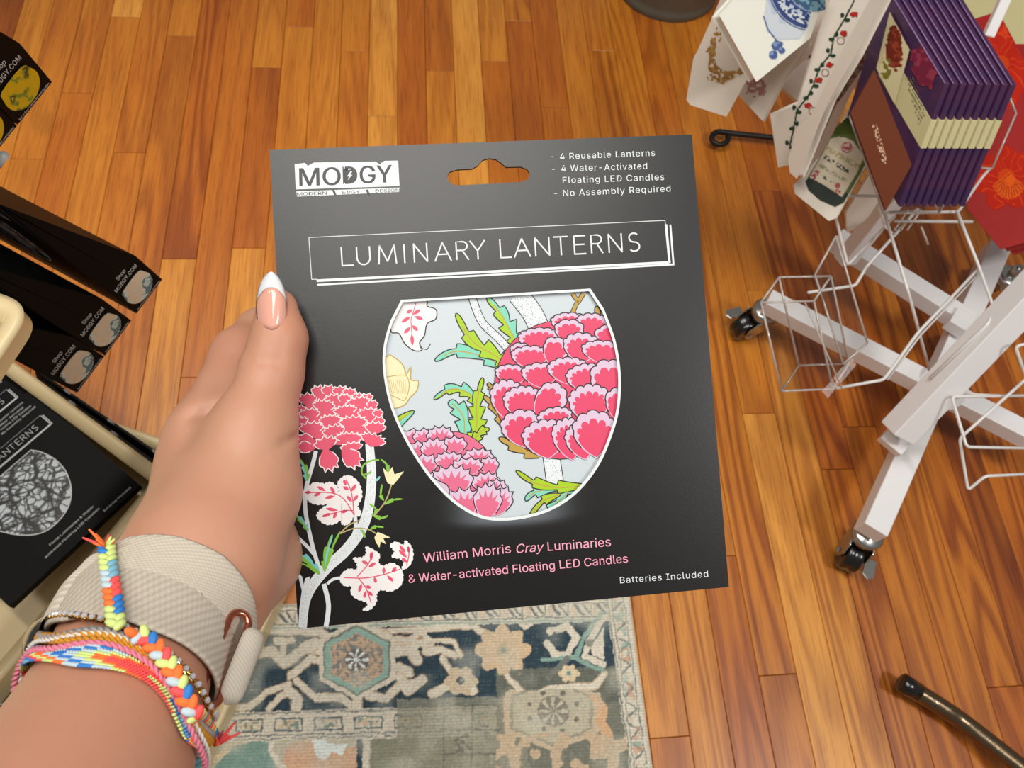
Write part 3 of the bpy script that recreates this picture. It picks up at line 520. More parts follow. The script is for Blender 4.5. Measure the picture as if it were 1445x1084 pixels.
def floral_corner(parent):
    K = M_ink; pr = Print(uv, base=3.2e-4, step=3e-6)
    c5 = lambda X, Y: (400+X/6.568, 520+Y/6.568); c6 = lambda X, Y: (400+X/4.517, 650+Y/4.517)
    L6 = lambda pts: [c6(*p) for p in pts]
    for pts, w in (([(208, -60), (188, 20), (145, 180), (142, 330), (190, 560), (245, 730)], 26), ([(78, 478), (150, 545), (205, 610)], 22), ([(258, 785), (288, 920), (272, 1058)], 30), ([(455, 340), (460, 430), (430, 520)], 24), ([(280, 785), (320, 755), (385, 745)], 18), ([(85, 240), (110, 225), (150, 200)], 16)):
        pr.stroke(spl(L6(pts), 6), w/4.517, K['stem'])
    mp = spl(L6([(548, -110), (562, 100), (545, 290), (500, 430), (400, 570), (280, 680), (190, 790), (140, 900), (122, 1066)]), 8); n = len(mp); ww = [(52+18*math.sin(math.pi*i/n))/4.517 for i in range(n)]
    pr.stroke(mp, ww, K['stem'])
    pr.poly(L6([(88, 705), (120, 740), (130, 790), (140, 750), (170, 738), (160, 820), (150, 900), (100, 960), (118, 830)]), K['stem'])
    dd = [tuple(A_(p)+A_([random.uniform(-4.5, 4.5), random.uniform(-3, 3)])) for p in mp for _ in range(7)]; pr.dots(dd, 0.33, K['dot'])
    for sp, w, a, b, te in (([(160, 450), (120, 390), (60, 325)], 40, 'sky', 'green', 3), ([(60, 480), (55, 420), (48, 365)], 34, 'sky', 'sky', 2), ([(262, 705), (270, 600), (312, 470)], 52, 'sky', 'green', 3), ([(265, 705), (310, 560), (362, 450)], 30, 'green', 'green', 2), ([(230, 725), (160, 640), (66, 575)], 60, 'sky', 'green', 3), ([(235, 725), (180, 680), (95, 650)], 28, 'green', 'green', 3),
                            ([(150, 130), (140, 60), (105, -10)], 50, 'green', 'sky', 3), ([(640, 255), (620, 220), (628, 150)], 26, 'green', 'green', 2), ([(640, 280), (700, 250), (760, 245)], 26, 'green', 'green', 2), ([(560, 340), (620, 365), (668, 350)], 28, 'green', 'green', 2), ([(575, 350), (590, 310), (545, 275)], 26, 'green', 'green', 2), ([(550, 440), (590, 420), (640, 425)], 24, 'green', 'green', 2),
                            ([(490, 440), (510, 455), (520, 495)], 24, 'green', 'green', 1), ([(585, 130), (600, 120), (615, 100)], 22, 'sky', 'sky', 1), ([(670, 90), (660, 30), (620, -10)], 26, 'green', 'green', 2)):
        leaf(pr, L6(sp), w/4.517, K[a], K[b], te)
    for pts, w in (([(690, 150), (650, 260), (575, 355)], 8), ([(360, 465), (420, 410), (490, 380)], 8), ([(365, 465), (450, 432), (540, 438), (590, 465)], 8)): pr.stroke(spl(L6(pts), 6), w/4.517, K['tan'])
    for pts in ([(530, 115), (500, 80), (510, 30), (560, 0), (610, -4)], [(510, 90), (535, 85), (560, 70)]): pr.stroke(spl(L6(pts), 6), 2.4, K['green'])
    for pl in ([(650, 110), (634, 45), (668, 78), (694, 40), (708, 88), (768, 68), (730, 120), (700, 155), (665, 145)], [(580, 490), (600, 455), (640, 470), (682, 490), (636, 495), (655, 533), (620, 515), (612, 556), (590, 520)]): pr.poly(L6(pl), K['cream'])
    # white leaves with red veins
    for pl, veins, dr in (([(150, 175), (200, 140), (260, 150), (300, 138), (345, 170), (352, 212), (362, 190), (345, 150), (375, 108), (420, 96), (470, 130), (495, 180), (498, 240), (470, 290), (495, 330), (480, 355), (452, 345), (430, 385), (400, 410), (370, 400), (375, 370), (330, 400), (270, 405), (215, 360), (225, 325), (270, 290), (300, 272), (240, 280), (180, 270), (150, 240), (128, 200)],
         ([(135, 205), (300, 205), (385, 245), (452, 348)], [(400, 120), (435, 210), (452, 348)], [(250, 355), (380, 320), (445, 318)]),
         [((180, 200), (140, 205)), ((240, 205), (195, 225)), ((270, 195), (215, 165)), ((330, 215), (300, 165)), ((330, 225), (265, 240)), ((400, 160), (385, 120)), ((430, 200), (465, 150)), ((420, 190), (380, 165)), ((445, 260), (475, 220)), ((438, 265), (405, 225)), ((310, 335), (245, 358)), ((340, 325), (320, 370)), ((350, 318), (270, 305)), ((410, 318), (365, 330))]),
        ([(525, 548), (580, 575), (615, 605), (600, 650), (640, 672), (690, 652), (742, 684), (762, 740), (742, 800), (680, 832), (620, 820), (592, 850), (592, 900), (550, 950), (505, 950), (540, 925), (530, 900), (470, 880), (430, 842), (440, 795), (400, 800), (362, 765), (375, 722), (420, 690), (470, 700), (470, 655), (445, 620), (500, 620), (532, 590)],
         ([(385, 745), (520, 748), (640, 725), (742, 692)], [(470, 740), (540, 660), (572, 580)], [(480, 750), (525, 810), (560, 905)]),
         [((640, 725), (640, 680)), ((660, 730), (700, 770)), ((690, 710), (720, 680)), ((580, 740), (590, 780)), ((560, 640), (560, 580)), ((545, 660), (500, 640)), ((540, 680), (590, 650)), ((500, 780), (480, 840)), ((520, 800), (560, 810)), ((530, 830), (570, 860)), ((525, 830), (515, 875))]),
        ([(680, 540), (720, 518), (772, 545), (775, 508), (815, 550), (826, 610), (800, 672), (755, 692), (770, 645), (740, 622), (690, 612), (712, 580)],
         ([(785, 670), (800, 600), (795, 550)],), [((790, 620), (735, 570)), ((790, 650), (755, 620)), ((800, 590), (795, 545)), ((780, 590), (740, 540))])):
        q = spl(L6(pl), 2, True); q = serrate(q, 1.1); pr.poly(q, K['leaf_white']); pr.stroke(q, 0.6, K['silver'], closed=True)
        for v in veins: pr.stroke(spl(L6(v), 5), 1.5, K['coral'], up=False)
        for a, b in dr: drop(pr, c6(*a), c6(*b), 2.4, K['coral'])
        pr.z += pr.step
    # carnation
    pr.poly([c5(530+370*math.cos(a/16*math.pi), 460+250*math.sin(a/16*math.pi)) for a in range(32)], K['coral'])
    for b, t, w, n in (((230, 350), (222, 225), 160, 4), ((330, 280), (345, 155), 150, 4), ((420, 260), (415, 150), 120, 3), ((530, 260), (525, 160), 140, 4), ((610, 270), (620, 180), 120, 4), ((700, 310), (705, 225), 120, 4), ((775, 310), (770, 230), 110, 3), ((820, 370), (825, 290), 100, 3), ((480, 340), (470, 235), 180, 5), ((570, 340), (590, 235), 140, 4),
                       ((700, 370), (680, 262), 210, 6), ((370, 410), (380, 285), 190, 6), ((150, 430), (135, 340), 130, 3), ((245, 480), (240, 365), 180, 5), ((580, 440), (565, 340), 200, 6), ((790, 480), (785, 362), 180, 5), ((875, 460), (875, 375), 90, 3), ((165, 530), (150, 450), 140, 4), ((440, 540), (430, 425), 190, 6), ((650, 570), (645, 435), 240, 6),
                       ((885, 550), (885, 440), 100, 3), ((265, 620), (255, 490), 210, 5), ((480, 650), (455, 520), 190, 5), ((850, 610), (855, 490), 180, 5), ((610, 700), (610, 590), 240, 7), ((810, 725), (850, 600), 220, 6), ((310, 700), (115, 650), 130, 3), ((300, 740), (120, 720), 100, 2), ((410, 760), (375, 630), 200, 4), ((640, 780), (625, 680), 190, 5),
                       ((380, 740), (455, 955), 170, 4), ((540, 750), (715, 905), 160, 4)):
        petal(pr, c5(*b), c5(*t), w/6.568*1.1, n, K['coral'], None, K['leaf_white'], 1.35, True, 0.46)
    return pr.build('carnation_print', parent)
def crackle_mat():
    m = mat('crackle_print', (150, 160, 172), 0.4); nt = m.node_tree; b = nt.nodes['Principled BSDF']; N = nt.nodes; tc = N.new('ShaderNodeTexCoord'); acc = None
    for sc, w in ((46, 0.05), (95, 0.08), (24, 0.03)):
        ns = N.new('ShaderNodeTexNoise'); ns.inputs['Scale'].default_value = sc*0.6; nt.links.new(tc.outputs['Object'], ns.inputs['Vector'])
        mx = N.new('ShaderNodeMix'); mx.data_type = 'RGBA'; mx.inputs[0].default_value = 0.02; nt.links.new(tc.outputs['Object'], mx.inputs[6]); nt.links.new(ns.outputs['Color'], mx.inputs[7])
        v = N.new('ShaderNodeTexVoronoi'); v.feature = 'DISTANCE_TO_EDGE'; v.inputs['Scale'].default_value = sc; nt.links.new(mx.outputs[2], v.inputs['Vector'])
        r = N.new('ShaderNodeMapRange'); r.inputs[1].default_value = 0.0; r.inputs[2].default_value = w*2.4; r.inputs[3].default_value = 0.0; nt.links.new(v.outputs['Distance'], r.inputs[0])
        if acc is None: acc = r.outputs[0]
        else:
            q = N.new('ShaderNodeMath'); q.operation = 'MULTIPLY'; nt.links.new(acc, q.inputs[0]); nt.links.new(r.outputs[0], q.inputs[1]); acc = q.outputs[0]
    cr = N.new('ShaderNodeValToRGB'); cr.color_ramp.elements[0].color = (*lin((12, 14, 16)), 1); cr.color_ramp.elements[1].color = (*lin((214, 226, 236)), 1); cr.color_ramp.elements[0].position = 0.06; cr.color_ramp.elements[1].position = 0.75
    nt.links.new(acc, cr.inputs[0]); nt.links.new(cr.outputs[0], b.inputs['Base Color']); return m
def package(root, kind, side=True):
    K = M_ink; e = 0.0006; M_black = globals()['M_black'] if kind == 'floral' else M_black2
    q = lambda pl: [uv(*p) for p in pl]
    fp = plate('front_panel', [[(0, 0), (PKW, 0), (PKW, -PKH), (0, -PKH)], q(HOLE), q(shrink(VASE, 3.5))], 0.0005, M_black, root)
    # wedge profile (y, z): top edge, crease, bottom
    prof = [(-0.0, -e), (-0.030, -0.0016), (-PKH+0.045, -PKT), (-PKH+0.0003, -PKT)]
    hb = q(HOLE); y1 = prof[1][0]
    plate('back_panel', [[(0, 0), (PKW, 0), (PKW, y1-0.008), (0, y1-0.008)], hb], 0.0004, M_black, root, z=-0.0012)
    V = []; Fc = []
    for (y, z) in prof[1:]: V += [(0, y, z), (PKW, y, z)]
    for k in range(2): Fc.append((2*k, 2*k+1, 2*k+3, 2*k+2))
    mk('back_cover', V, Fc, M_black, root, world=False)
    mk('bottom_panel', [(0, -PKH+.0002, -e), (PKW, -PKH+.0002, -e), (PKW, -PKH+.0002, -PKT), (0, -PKH+.0002, -PKT)], [(0, 1, 2, 3)], M_black, root, world=False)
    for x, s in ((0.0002, 1), (PKW-0.0002, -1)):
        yc = -PKH+0.045; zm = -PKT/2; ins = 0.006*s
        V = [(x, -0.002, -e), (x, y1, -0.0016), (x, yc, -PKT), (x, yc, -0.0004), (x, -PKH, -PKT), (x, -PKH, -0.0004), (x+ins, -0.10, -0.010), (x, yc, zm), (x+ins*0.3, -0.04, -0.002)]
        Fc = [(3, 5, 4, 2, 7), (0, 8, 6, 7, 3), (8, 1, 2, 7, 6), (0, 1, 8)]
        mk('side_gusset', V, Fc, M_black, root, world=False)
    mk('vase_sheet', [(0.03, -0.055, 0), (0.175, -0.055, 0), (0.175, -0.19, 0), (0.03, -0.19, 0)], [(0, 1, 2, 3)], M_sheet if kind == 'floral' else crackle_mat(), root, world=False).location.z = -0.0016
    # lettering and line work
    pr = Print(uv, base=3.4e-4); wh = K['white']
    pr.strip([A_(p) for p in VASE+VASE[:1]], [A_(p) for p in shrink(VASE, 4.2)+shrink(VASE, 4.2)[:1]], wh)
    for a, b, w in (((436, 335.5), (938, 311.3), 0.9), ((436, 335.5), (440, 394.5), 0.9), ((440, 394.5), (448, 394.3), 0.9), ((938, 311.3), (938.8, 317), 0.9), ((447, 396.4), (944, 370.6), 3.6), ((448, 402.2), (951, 373.4), 2.6), ((939.5, 317), (944.5, 371.5), 3.4), ((945.6, 317.3), (950.2, 374.5), 2.6)): pr.stroke([a, b], w, wh, up=False)
    pr.z += pr.step
    for ch, a, b, o_ in (('L', 435, 500, 380), ('U', 526, 604, 380), ('M', 655, 760, 380), ('I', 805, 815, 380), ('N', 868, 946, 380), ('A', 992, 1088, 380), ('R', 1122, 1192, 380), ('Y', 1206, 1292, 380), ('L', 25, 88, 700), ('A', 108, 203, 700), ('N', 235, 318, 700), ('T', 348, 428, 700), ('E', 468, 534, 700), ('R', 570, 636, 700), ('N', 675, 752, 700), ('S', 792, 860, 700)):
        x0, x1 = a/4.25+o_, b/4.25+o_
        for sg in GL[ch]:
            q = []
            for u, v in sg: x = x0+(x1-x0)*u; q.append((x-1.6*(v-0.5), 375.2-(x-482)*0.0498-v*25.4))
            if len(q) > 6: pr.stroke(q, 2.0, wh, up=False)
            else:
                for u_, v_ in zip(q[:-1], q[1:]):
                    d_ = _n(A_(v_)-A_(u_))*0.7; pr.stroke([A_(u_)-d_, A_(v_)+d_], 2.0, wh, up=False)
    pr.z += pr.step
    for s, a, b, c_ in (('-', (777, 224.5), (781, 224.3), 6.5), ('4 Reusable Lanterns', (790, 225.4), (924, 220.2), 8.6), ('-', (779, 242.3), (783, 242.1), 6.5), ('4 Water-Activated', (792, 242.4), (913, 239), 8.8), ('Floating LED Candles', (794, 259), (937, 254.4), 8.8), ('-', (782, 276.5), (786, 276.3), 6.5), ('No Assembly Required', (794.5, 277.2), (946, 270.6), 8.8)):
        pr.text(s, a, b, c_, wh, space=1.1)
    pr.text('Batteries Included', (875, 823), (999, 814), 8.8, wh, space=1.1)
    if kind == 'floral':
        ro = K['rose']; pr.text('William Morris', (598, 793.5), (721, 780), 12.5, ro); pr.text('Cray', (729, 780.5), (768, 777.5), 12.5, ro, shear=0.25); pr.text('Luminaries', (773, 777.5), (862, 770.5), 12.5, ro)
        pr.text('& Water-activated Floating LED Candles', (577, 822.5), (886, 793.5), 11.6, ro)
    else:
        pr.text('Floral Luminaries & Water', (660, 793), (860, 778), 9, K['silver']); pr.text('activated Floating LED Candles', (620, 822.5), (870, 800), 9, K['silver'])
    # logo: letters knocked out of a white block, small words below
    lg = lambda X, Y: (380+X/4.25, 180+Y/4.25)
    pr.poly([lg(153, 222), lg(215, 214), lg(232, 232), lg(268, 212), lg(640, 206), lg(660, 224), lg(690, 202), lg(773, 200), lg(781, 353), lg(160, 373)], wh)
    pr.poly([lg(163, 385), lg(783, 362), lg(784, 388), lg(168, 416)], wh)
    kn = K['knock']
    for o_ in (-2.6, 0, 2.6): pr.text('MO', lg(184+o_, 352), lg(428+o_, 346), 25.0, kn); pr.text('GY', lg(547+o_, 338), lg(738+o_, 330), 24.5, kn)
    pr.text('D', lg(443, 341), lg(530, 338), 24.5, kn)
    pr.poly([lg(455, 262), lg(500, 250), lg(520, 285), lg(505, 325), lg(460, 335)], kn); pr.poly([lg(488, 264), lg(466, 296), lg(480, 294), lg(470, 318), lg(500, 284), lg(486, 286), lg(498, 264)], wh)
    pr.text('MODERN', lg(168, 411), lg(345, 404), 4.6, kn); pr.text('EDGY', lg(440, 401), lg(545, 397), 4.6, kn); pr.text('DESIGN', lg(637, 392), lg(782, 387), 4.6, kn)
    for X in (388, 590): pr.poly([lg(X-12, 375), lg(X+2, 374), lg(X+16, 404), lg(X+2, 406)], kn, up=False)
    pr.build('lettering', root)
    if kind == 'floral': f = floral_window(root); f.location.z = -0.0016; floral_corner(root)
M_glow = mat('halo_ink', (14, 14, 15), 0.36)
def halo(parent):
    """soft grey printed halo under the vase, as colour on a small grid"""
    nx, ny = 60, 18; V = []; C = []
    for i in range(nx):
        for j in range(ny):
            px, py = 600+240*i/(nx-1), 690+75*j/(ny-1); V.append((*uv(px, py-(px-720)*0.06), 2.9e-4))
            d = math.exp(-((px-722)/85)**4-(max(0, (py-733+((px-722)/62)**2*2.5))/10)**2); C.append([8+90*d, 8+96*d, 9+102*d])
    Fc = [(i*ny+j, (i+1)*ny+j, (i+1)*ny+j+1, i*ny+j+1) for i in range(nx-1) for j in range(ny-1)]
    # keep only cells outside the window
    vs = shrink(VASE, 2.0); vx = np.array([uv(*p) for p in vs]); cen = np.array([np.mean([V[k][:2] for k in f], 0) for f in Fc]); ins = inpoly(cen[:, 0], cen[:, 1], vx.tolist())
    o = mk('halo_print', V, [f for f, g in zip(Fc, ins) if not g and max(C[k][0] for k in f) > 9.5], mat('halo_ink', vcol=True, rough=0.33, spec=0.55), parent, world=False); setcol(o, C)
pk = thing('lantern_package', 'black card lantern package with pink floral vase window, held in the hand', 'package', mw=PKG)
package(pk, 'floral'); halo(pk)

# ------------------------------------------------------------------ the hand and forearm: one smooth surface from blended tapering limbs
def imgp(px, py, d): return A_([(px-CX)/F*d, (py-CY)/F*d, d])
VS = 0.0014
class Field:
    def __init__(s, lo, hi):
        s.lo = A_(lo); n = np.ceil((A_(hi)-s.lo)/VS).astype(int)+1; s.g = np.full(n, 0.05, np.float32); s.n = n
    def cone(s, p0, p1, r0, r1, k=0.008, b0=None, b1=None, e=None):
        """tapering limb between two joints; b = radius in depth, e = direction of the other radius"""
        p0, p1 = A_(p0), A_(p1); b0 = b0 or r0; b1 = b1 or r1; m = max(r0, r1, b0, b1)+0.02
        i0 = np.clip(np.floor((np.minimum(p0, p1)-m-s.lo)/VS).astype(int), 0, s.n-1); i1 = np.clip(np.ceil((np.maximum(p0, p1)+m-s.lo)/VS).astype(int)+1, 1, s.n)
        if np.any(i1 <= i0): return
        X = [s.lo[a]+VS*np.arange(i0[a], i1[a]) for a in range(3)]; x, y, z = np.meshgrid(*X, indexing='ij')
        d = p1-p0; L = np.linalg.norm(d); d = d/L; e = _n(np.cross(d, [0, 0, 1.0])) if e is None else _n(A_(e)-A_(e)@d*d); f = np.cross(d, e)
        qx, qy, qz = x-p0[0], y-p0[1], z-p0[2]; w = qx*d[0]+qy*d[1]+qz*d[2]; u = qx*e[0]+qy*e[1]+qz*e[2]; v = qx*f[0]+qy*f[1]+qz*f[2]
        t = np.clip(w/L, 0, 1); a = r0+(r1-r0)*t; b = b0+(b1-b0)*t; mn = np.minimum(a, b); ex = w-t*L
        D_ = (np.sqrt((u/a)**2+(v/b)**2+(ex/mn)**2)-1)*mn
        g = s.g[i0[0]:i1[0], i0[1]:i1[1], i0[2]:i1[2]]; h = np.clip(0.5+0.5*(g-D_)/k, 0, 1) if k > 0 else (D_ < g)*1.0
        g[...] = (g*(1-h)+D_*h-k*h*(1-h)) if k > 0 else np.minimum(g, D_)
    def groove(s, pts, r, depth):
        for p0, p1 in zip(pts[:-1], pts[1:]):
            p0, p1 = A_(p0), A_(p1); m = r*3
            i0 = np.clip(np.floor((np.minimum(p0, p1)-m-s.lo)/VS).astype(int), 0, s.n-1); i1 = np.clip(np.ceil((np.maximum(p0, p1)+m-s.lo)/VS).astype(int)+1, 1, s.n)
            X = [s.lo[a]+VS*np.arange(i0[a], i1[a]) for a in range(3)]; x, y, z = np.meshgrid(*X, indexing='ij'); d = p1-p0; L2 = d@d
            t = np.clip(((x-p0[0])*d[0]+(y-p0[1])*d[1]+(z-p0[2])*d[2])/L2, 0, 1); q = np.sqrt((x-p0[0]-t*d[0])**2+(y-p0[1]-t*d[1])**2+(z-p0[2]-t*d[2])**2)
            s.g[i0[0]:i1[0], i0[1]:i1[1], i0[2]:i1[2]] += depth*np.exp(-(q/r)**2)*0.5
    def mesh(s, name, m, parent):
        import openvdb
        gr = openvdb.FloatGrid(0.05); gr.copyFromArray(s.g); P_, Q = gr.convertToQuads(isovalue=0.0)[:2] if False else gr.convertToQuads()
        pts = I2W(s.lo+np.asarray(P_, float)*VS); Q = np.asarray(Q)[:, ::-1]
        me = bpy.data.meshes.new(name); me.from_pydata(pts.tolist(), [], Q.tolist()); me.materials.append(m); me.polygons.foreach_set('use_smooth', [True]*len(me.polygons))
        o = bpy.data.objects.new(name, me); link(o, parent); md = o.modifiers.new('s', 'SMOOTH'); md.factor = 0.5; md.iterations = 6; return o
ARM = [(A_(imgp(12, 1330, 0.178)), 0.0330, 0.034), (A_(imgp(208, 890, 0.270)), 0.0246, 0.0235), (A_(imgp(280, 792, 0.294)), 0.0245, 0.025)]
def skin_mat():
    m = mat('skin', (190, 142, 116), 0.46, spec=0.4, bump=(260, 0.22, 0.0006), noise=(14, 0.5, (192, 126, 102)), **{'Subsurface Weight': 0.12, 'Subsurface Scale': 0.006, 'Subsurface Radius': (1.0, 0.35, 0.2)}); return m
def hand():
    root = thing('person', 'bare left forearm and hand wearing bracelets, gripping the black lantern package', 'person', D(208, 884, 0.27))
    fd = Field((-0.26, -0.075, 0.155), (-0.05, 0.165, 0.425)); c = fd.cone; I = imgp
    (E_, ea, eb), (W_, wa, wb), (H_, ha, hb) = ARM
    c(E_, W_, ea, wa, 0.004, eb, wb); c(W_, H_, wa, ha, 0.012, wb, hb)
    c(H_, I(314, 690, 0.338), 0.0245, 0.0250, 0.014, 0.026, 0.034)
    c(I(286, 880, 0.296), I(356, 790, 0.334), 0.0195, 0.0185, 0.014)                      # heel of the palm, little-finger side
    c(I(356, 790, 0.336), I(345, 730, 0.366), 0.0180, 0.0150, 0.012)
    c(I(300, 790, 0.292), I(345, 690, 0.314), 0.022, 0.0208, 0.012)                      # ball of the thumb
    c(I(345, 690, 0.314), I(356, 612, 0.319), 0.0208, 0.0168, 0.010)
    c(I(356, 612, 0.319), I(383, 525, 0.3265), 0.0168, 0.0128, 0.008)
    c(I(383, 525, 0.3265), I(394, 478, 0.328), 0.0128, 0.0112, 0.005)
    c(I(394, 478, 0.328), I(391, 436, 0.3285), 0.0112, 0.0088, 0.005)
    c(I(312, 690, 0.338), I(303, 612, 0.338), 0.0240, 0.0178, 0.012)                     # index: knuckle, then behind the package
    for ch, k in (([(303, 612, .338, .0178), (341, 503, .362, .0132), (368, 468, .380, .0108), (425, 478, .376, .0085)], 0.006),
                  ([(312, 655, .355, .0170), (345, 585, .392, .0128), (402, 560, .397, .0105), (462, 562, .385, .0084)], 0.006),
                  ([(320, 700, .368, .0160), (352, 655, .402, .0120), (408, 632, .402, .0098), (462, 632, .390, .0080)], 0.006),
                  ([(340, 745, .372, .0140), (366, 718, .398, .0105), (412, 705, .400, .0086), (448, 704, .394, .0072)], 0.006)):
        for a, b in zip(ch[:-1], ch[1:]): c(I(*a[:3]), I(*b[:3]), a[3], b[3], k)
    for pts in ([(349, 498, .3150), (372, 503, .3128), (398, 506, .3150)], [(345, 507, .3155), (370, 512, .3130), (394, 513, .3150)]): fd.groove([I(*p) for p in pts], 0.0012, 0.0022)
    fd.groove([I(333, 540, .322), I(316, 562, .322), I(296, 582, .322), I(275, 592, .322)], 0.004, 0.004)
    fd.groove([I(417, 612, .322), I(396, 630, .304), I(372, 640, .298)], 0.0018, 0.0034)
    fd.groove([I(405, 735, .312), I(392, 760, .308), I(372, 785, .302)], 0.0022, 0.0040)
    for dx in (0, 14): fd.groove([I(338+dx, 868, .282), I(352+dx, 835, .296), I(366+dx, 800, .306)], 0.0022, 0.0036)
    global FD; FD = fd
    h = fd.mesh('arm_and_hand', skin_mat(), root)
    # thumb nail: long almond shape with a white tip
    ys = [465, 461, 455, 448, 438, 428, 418, 410, 402, 395, 390, 386.5, 384.2]; hw = [11, 16, 19, 20.3, 20.8, 20.8, 20.0, 18.3, 15.6, 12.0, 8.6, 4.8, 1.2]; NU = 10
    nail = lambda sg: sg
    def npt(u, y, lift=0.0):
        w = np.interp(-y, [-v for v in ys], hw); xc = 383.0+(465-y)*0.0+(y-425)*0.012; ang = u*1.02
        return D(xc+w*math.sin(ang)/math.sin(1.02), y, 0.3160-lift+0.0075*(1-math.cos(ang))*(0.4+w/26)+0.0016*((y-470)/85)**2)
    def grid(y0f, y1f, n):
        V = []; Fc = []
        for i in range(NU+1):
            u = -1+2*i/NU
            for j in range(n+1): V.append(npt(u, y0f(u)+(y1f(u)-y0f(u))*j/n))
        for i in range(NU):
            for j in range(n): a = i*(n+1)+j; Fc.append((a, a+1, a+n+2, a+n+1))
        return V, Fc
    smile = lambda u: 406+20*abs(u)**2.2
    V, Fc = grid(lambda u: 465-7*u*u, smile, 9)
    nl = mk('nail', V, Fc, mat('nail_polish', (228, 168, 150), 0.12, coat=1.0, spec=0.6, **{'Coat Roughness': 0.05}), root, smooth=True, solid=0.0008)
    V, Fc = grid(smile, lambda u: 384.2+0*u, 9); mk('nail_tip', V, Fc, mat('white_polish', (232, 236, 240), 0.12, coat=1.0), nl, smooth=True, solid=0.0008, world=True)
    return root
PERSON = hand()

# ------------------------------------------------------------------ what is worn on the wrist
def _armframe(t):
    (p0, a0, b0), (p1, a1, b1), (p2, a2, b2) = ARM
    if t <= 0: c = p1+(p0-p1)*(-t); a = a1+(a0-a1)*(-t); b = b1+(b0-b1)*(-t)
    else: c = p1+(p2-p1)*t; a = a1+(a2-a1)*t; b = b1+(b2-b1)*t
    k = math.tanh(t*1.5); d = _n(_n(p1-p0)*(0.5-0.5*k)+_n(p2-p1)*(0.5+0.5*k)); e = _n(np.cross([0, 0, 1.0], d)); e = e if e[0] > 0 else -e
    f = np.cross(d, e); f = f if f[2] < 0 else -f; return c, a, b, e, f
_TS = np.linspace(-0.85, 1.05, 77); _PS = np.arange(0, 360, 5.0)
def _fieldat(p):
    q = (p-FD.lo)/VS; i = np.clip(np.floor(q).astype(int), 0, FD.n-2); f = q-i; g = FD.g; r = 0
    for a in (0, 1):
        for b in (0, 1):
            for c in (0, 1): r = r+g[i[..., 0]+a, i[..., 1]+b, i[..., 2]+c]*(f[..., 0] if a else 1-f[..., 0])*(f[..., 1] if b else 1-f[..., 1])*(f[..., 2] if c else 1-f[..., 2])
    return r
def _table():
    C0 = np.zeros((len(_TS), len(_PS), 3)); DR = np.zeros_like(C0); R0 = np.zeros((len(_TS), len(_PS)))
    for i, t in enumerate(_TS):
        c, a, b, e, f = _armframe(t)
        for j, p in enumerate(_PS): r = math.radians(p); v = e*a*math.cos(r)+f*b*math.sin(r); R0[i, j] = np.linalg.norm(v); C0[i, j] = c; DR[i, j] = v/R0[i, j]
    R = R0-0.002
    for _ in range(30):
        d = _fieldat(C0+DR*R[..., None]); R = np.where(d < 0, R+0.0006, R)
    R = np.minimum(R, R0+0.014)
    for _ in range(8): R = (np.roll(R, 1, 1)+R*2+np.roll(R, -1, 1))/4; R[1:-1] = (R[:-2]+R[1:-1]*2+R[2:])/4
    return R
_RT = _table()
def armP(t, phi, off=0.0):
    """point on the arm's surface: t = -1 elbow side .. 0 wrist .. 1 hand; phi = 0 right, 90 facing the lens, 180 left"""
    c, a, b, e, f = _armframe(t); r = math.radians(phi); v = _n(e*a*math.cos(r)+f*b*math.sin(r))
    x = min(max((t-_TS[0])/(_TS[1]-_TS[0]), 0), len(_TS)-1.001); y = (phi % 360)/5.0; i, j = int(x), int(y); u, w = x-i, y-j; j2 = (j+1) % len(_PS); j %= len(_PS)
    R = (_RT[i, j]*(1-w)+_RT[i, j2]*w)*(1-u)+(_RT[i+1, j]*(1-w)+_RT[i+1, j2]*w)*u
    return I2W(c+v*(R+off))

_G = [(t, p) for t in np.linspace(-0.8, 1.0, 91) for p in range(-40, 196, 4)]; _GP = {}
def armAt(px, py, off=0.0):
    if off not in _GP: _GP[off] = np.array([proj(armP(t, p, off)) for t, p in _G])
    k = int(np.argmin(np.hypot(_GP[off][:, 0]-px, _GP[off][:, 1]-py))); t, p = _G[k]
    for st in (1.0, 0.4, 0.15):
        c = [(t+a*0.02*st, p+b*4*st) for a in (-1, 0, 1) for b in (-1, 0, 1)]*1; d = [np.hypot(*(A_(proj(armP(a, b, off)))-A_([px, py]))) for a, b in c]; t, p = c[int(np.argmin(d))]
    return t, p
def band_loop(pix, off, n=120, lift=0.0):
    """closed loop round the arm that passes the given visible points"""
    tp = sorted([armAt(*q, off) for q in pix], key=lambda q: q[1]); ph = [q[1] for q in tp]; tt = [q[0] for q in tp]
    ph = ph+[ph[-1]+22, ph[-1]+45, ph[0]+360]; tt = tt+[tt[-1]+lift, tt[-1]+lift*1.3, tt[0]]; out = []
    for k in range(n):
        a = ph[0]+360*k/n; out.append((float(np.interp(a, ph, tt)), a))
    tq = np.array([o[0] for o in out]); 
    for _ in range(24): tq = (np.roll(tq, 1)+tq*2+np.roll(tq, -1))/4
    return [armP(t, o[1], off) for t, o in zip(tq, out)]
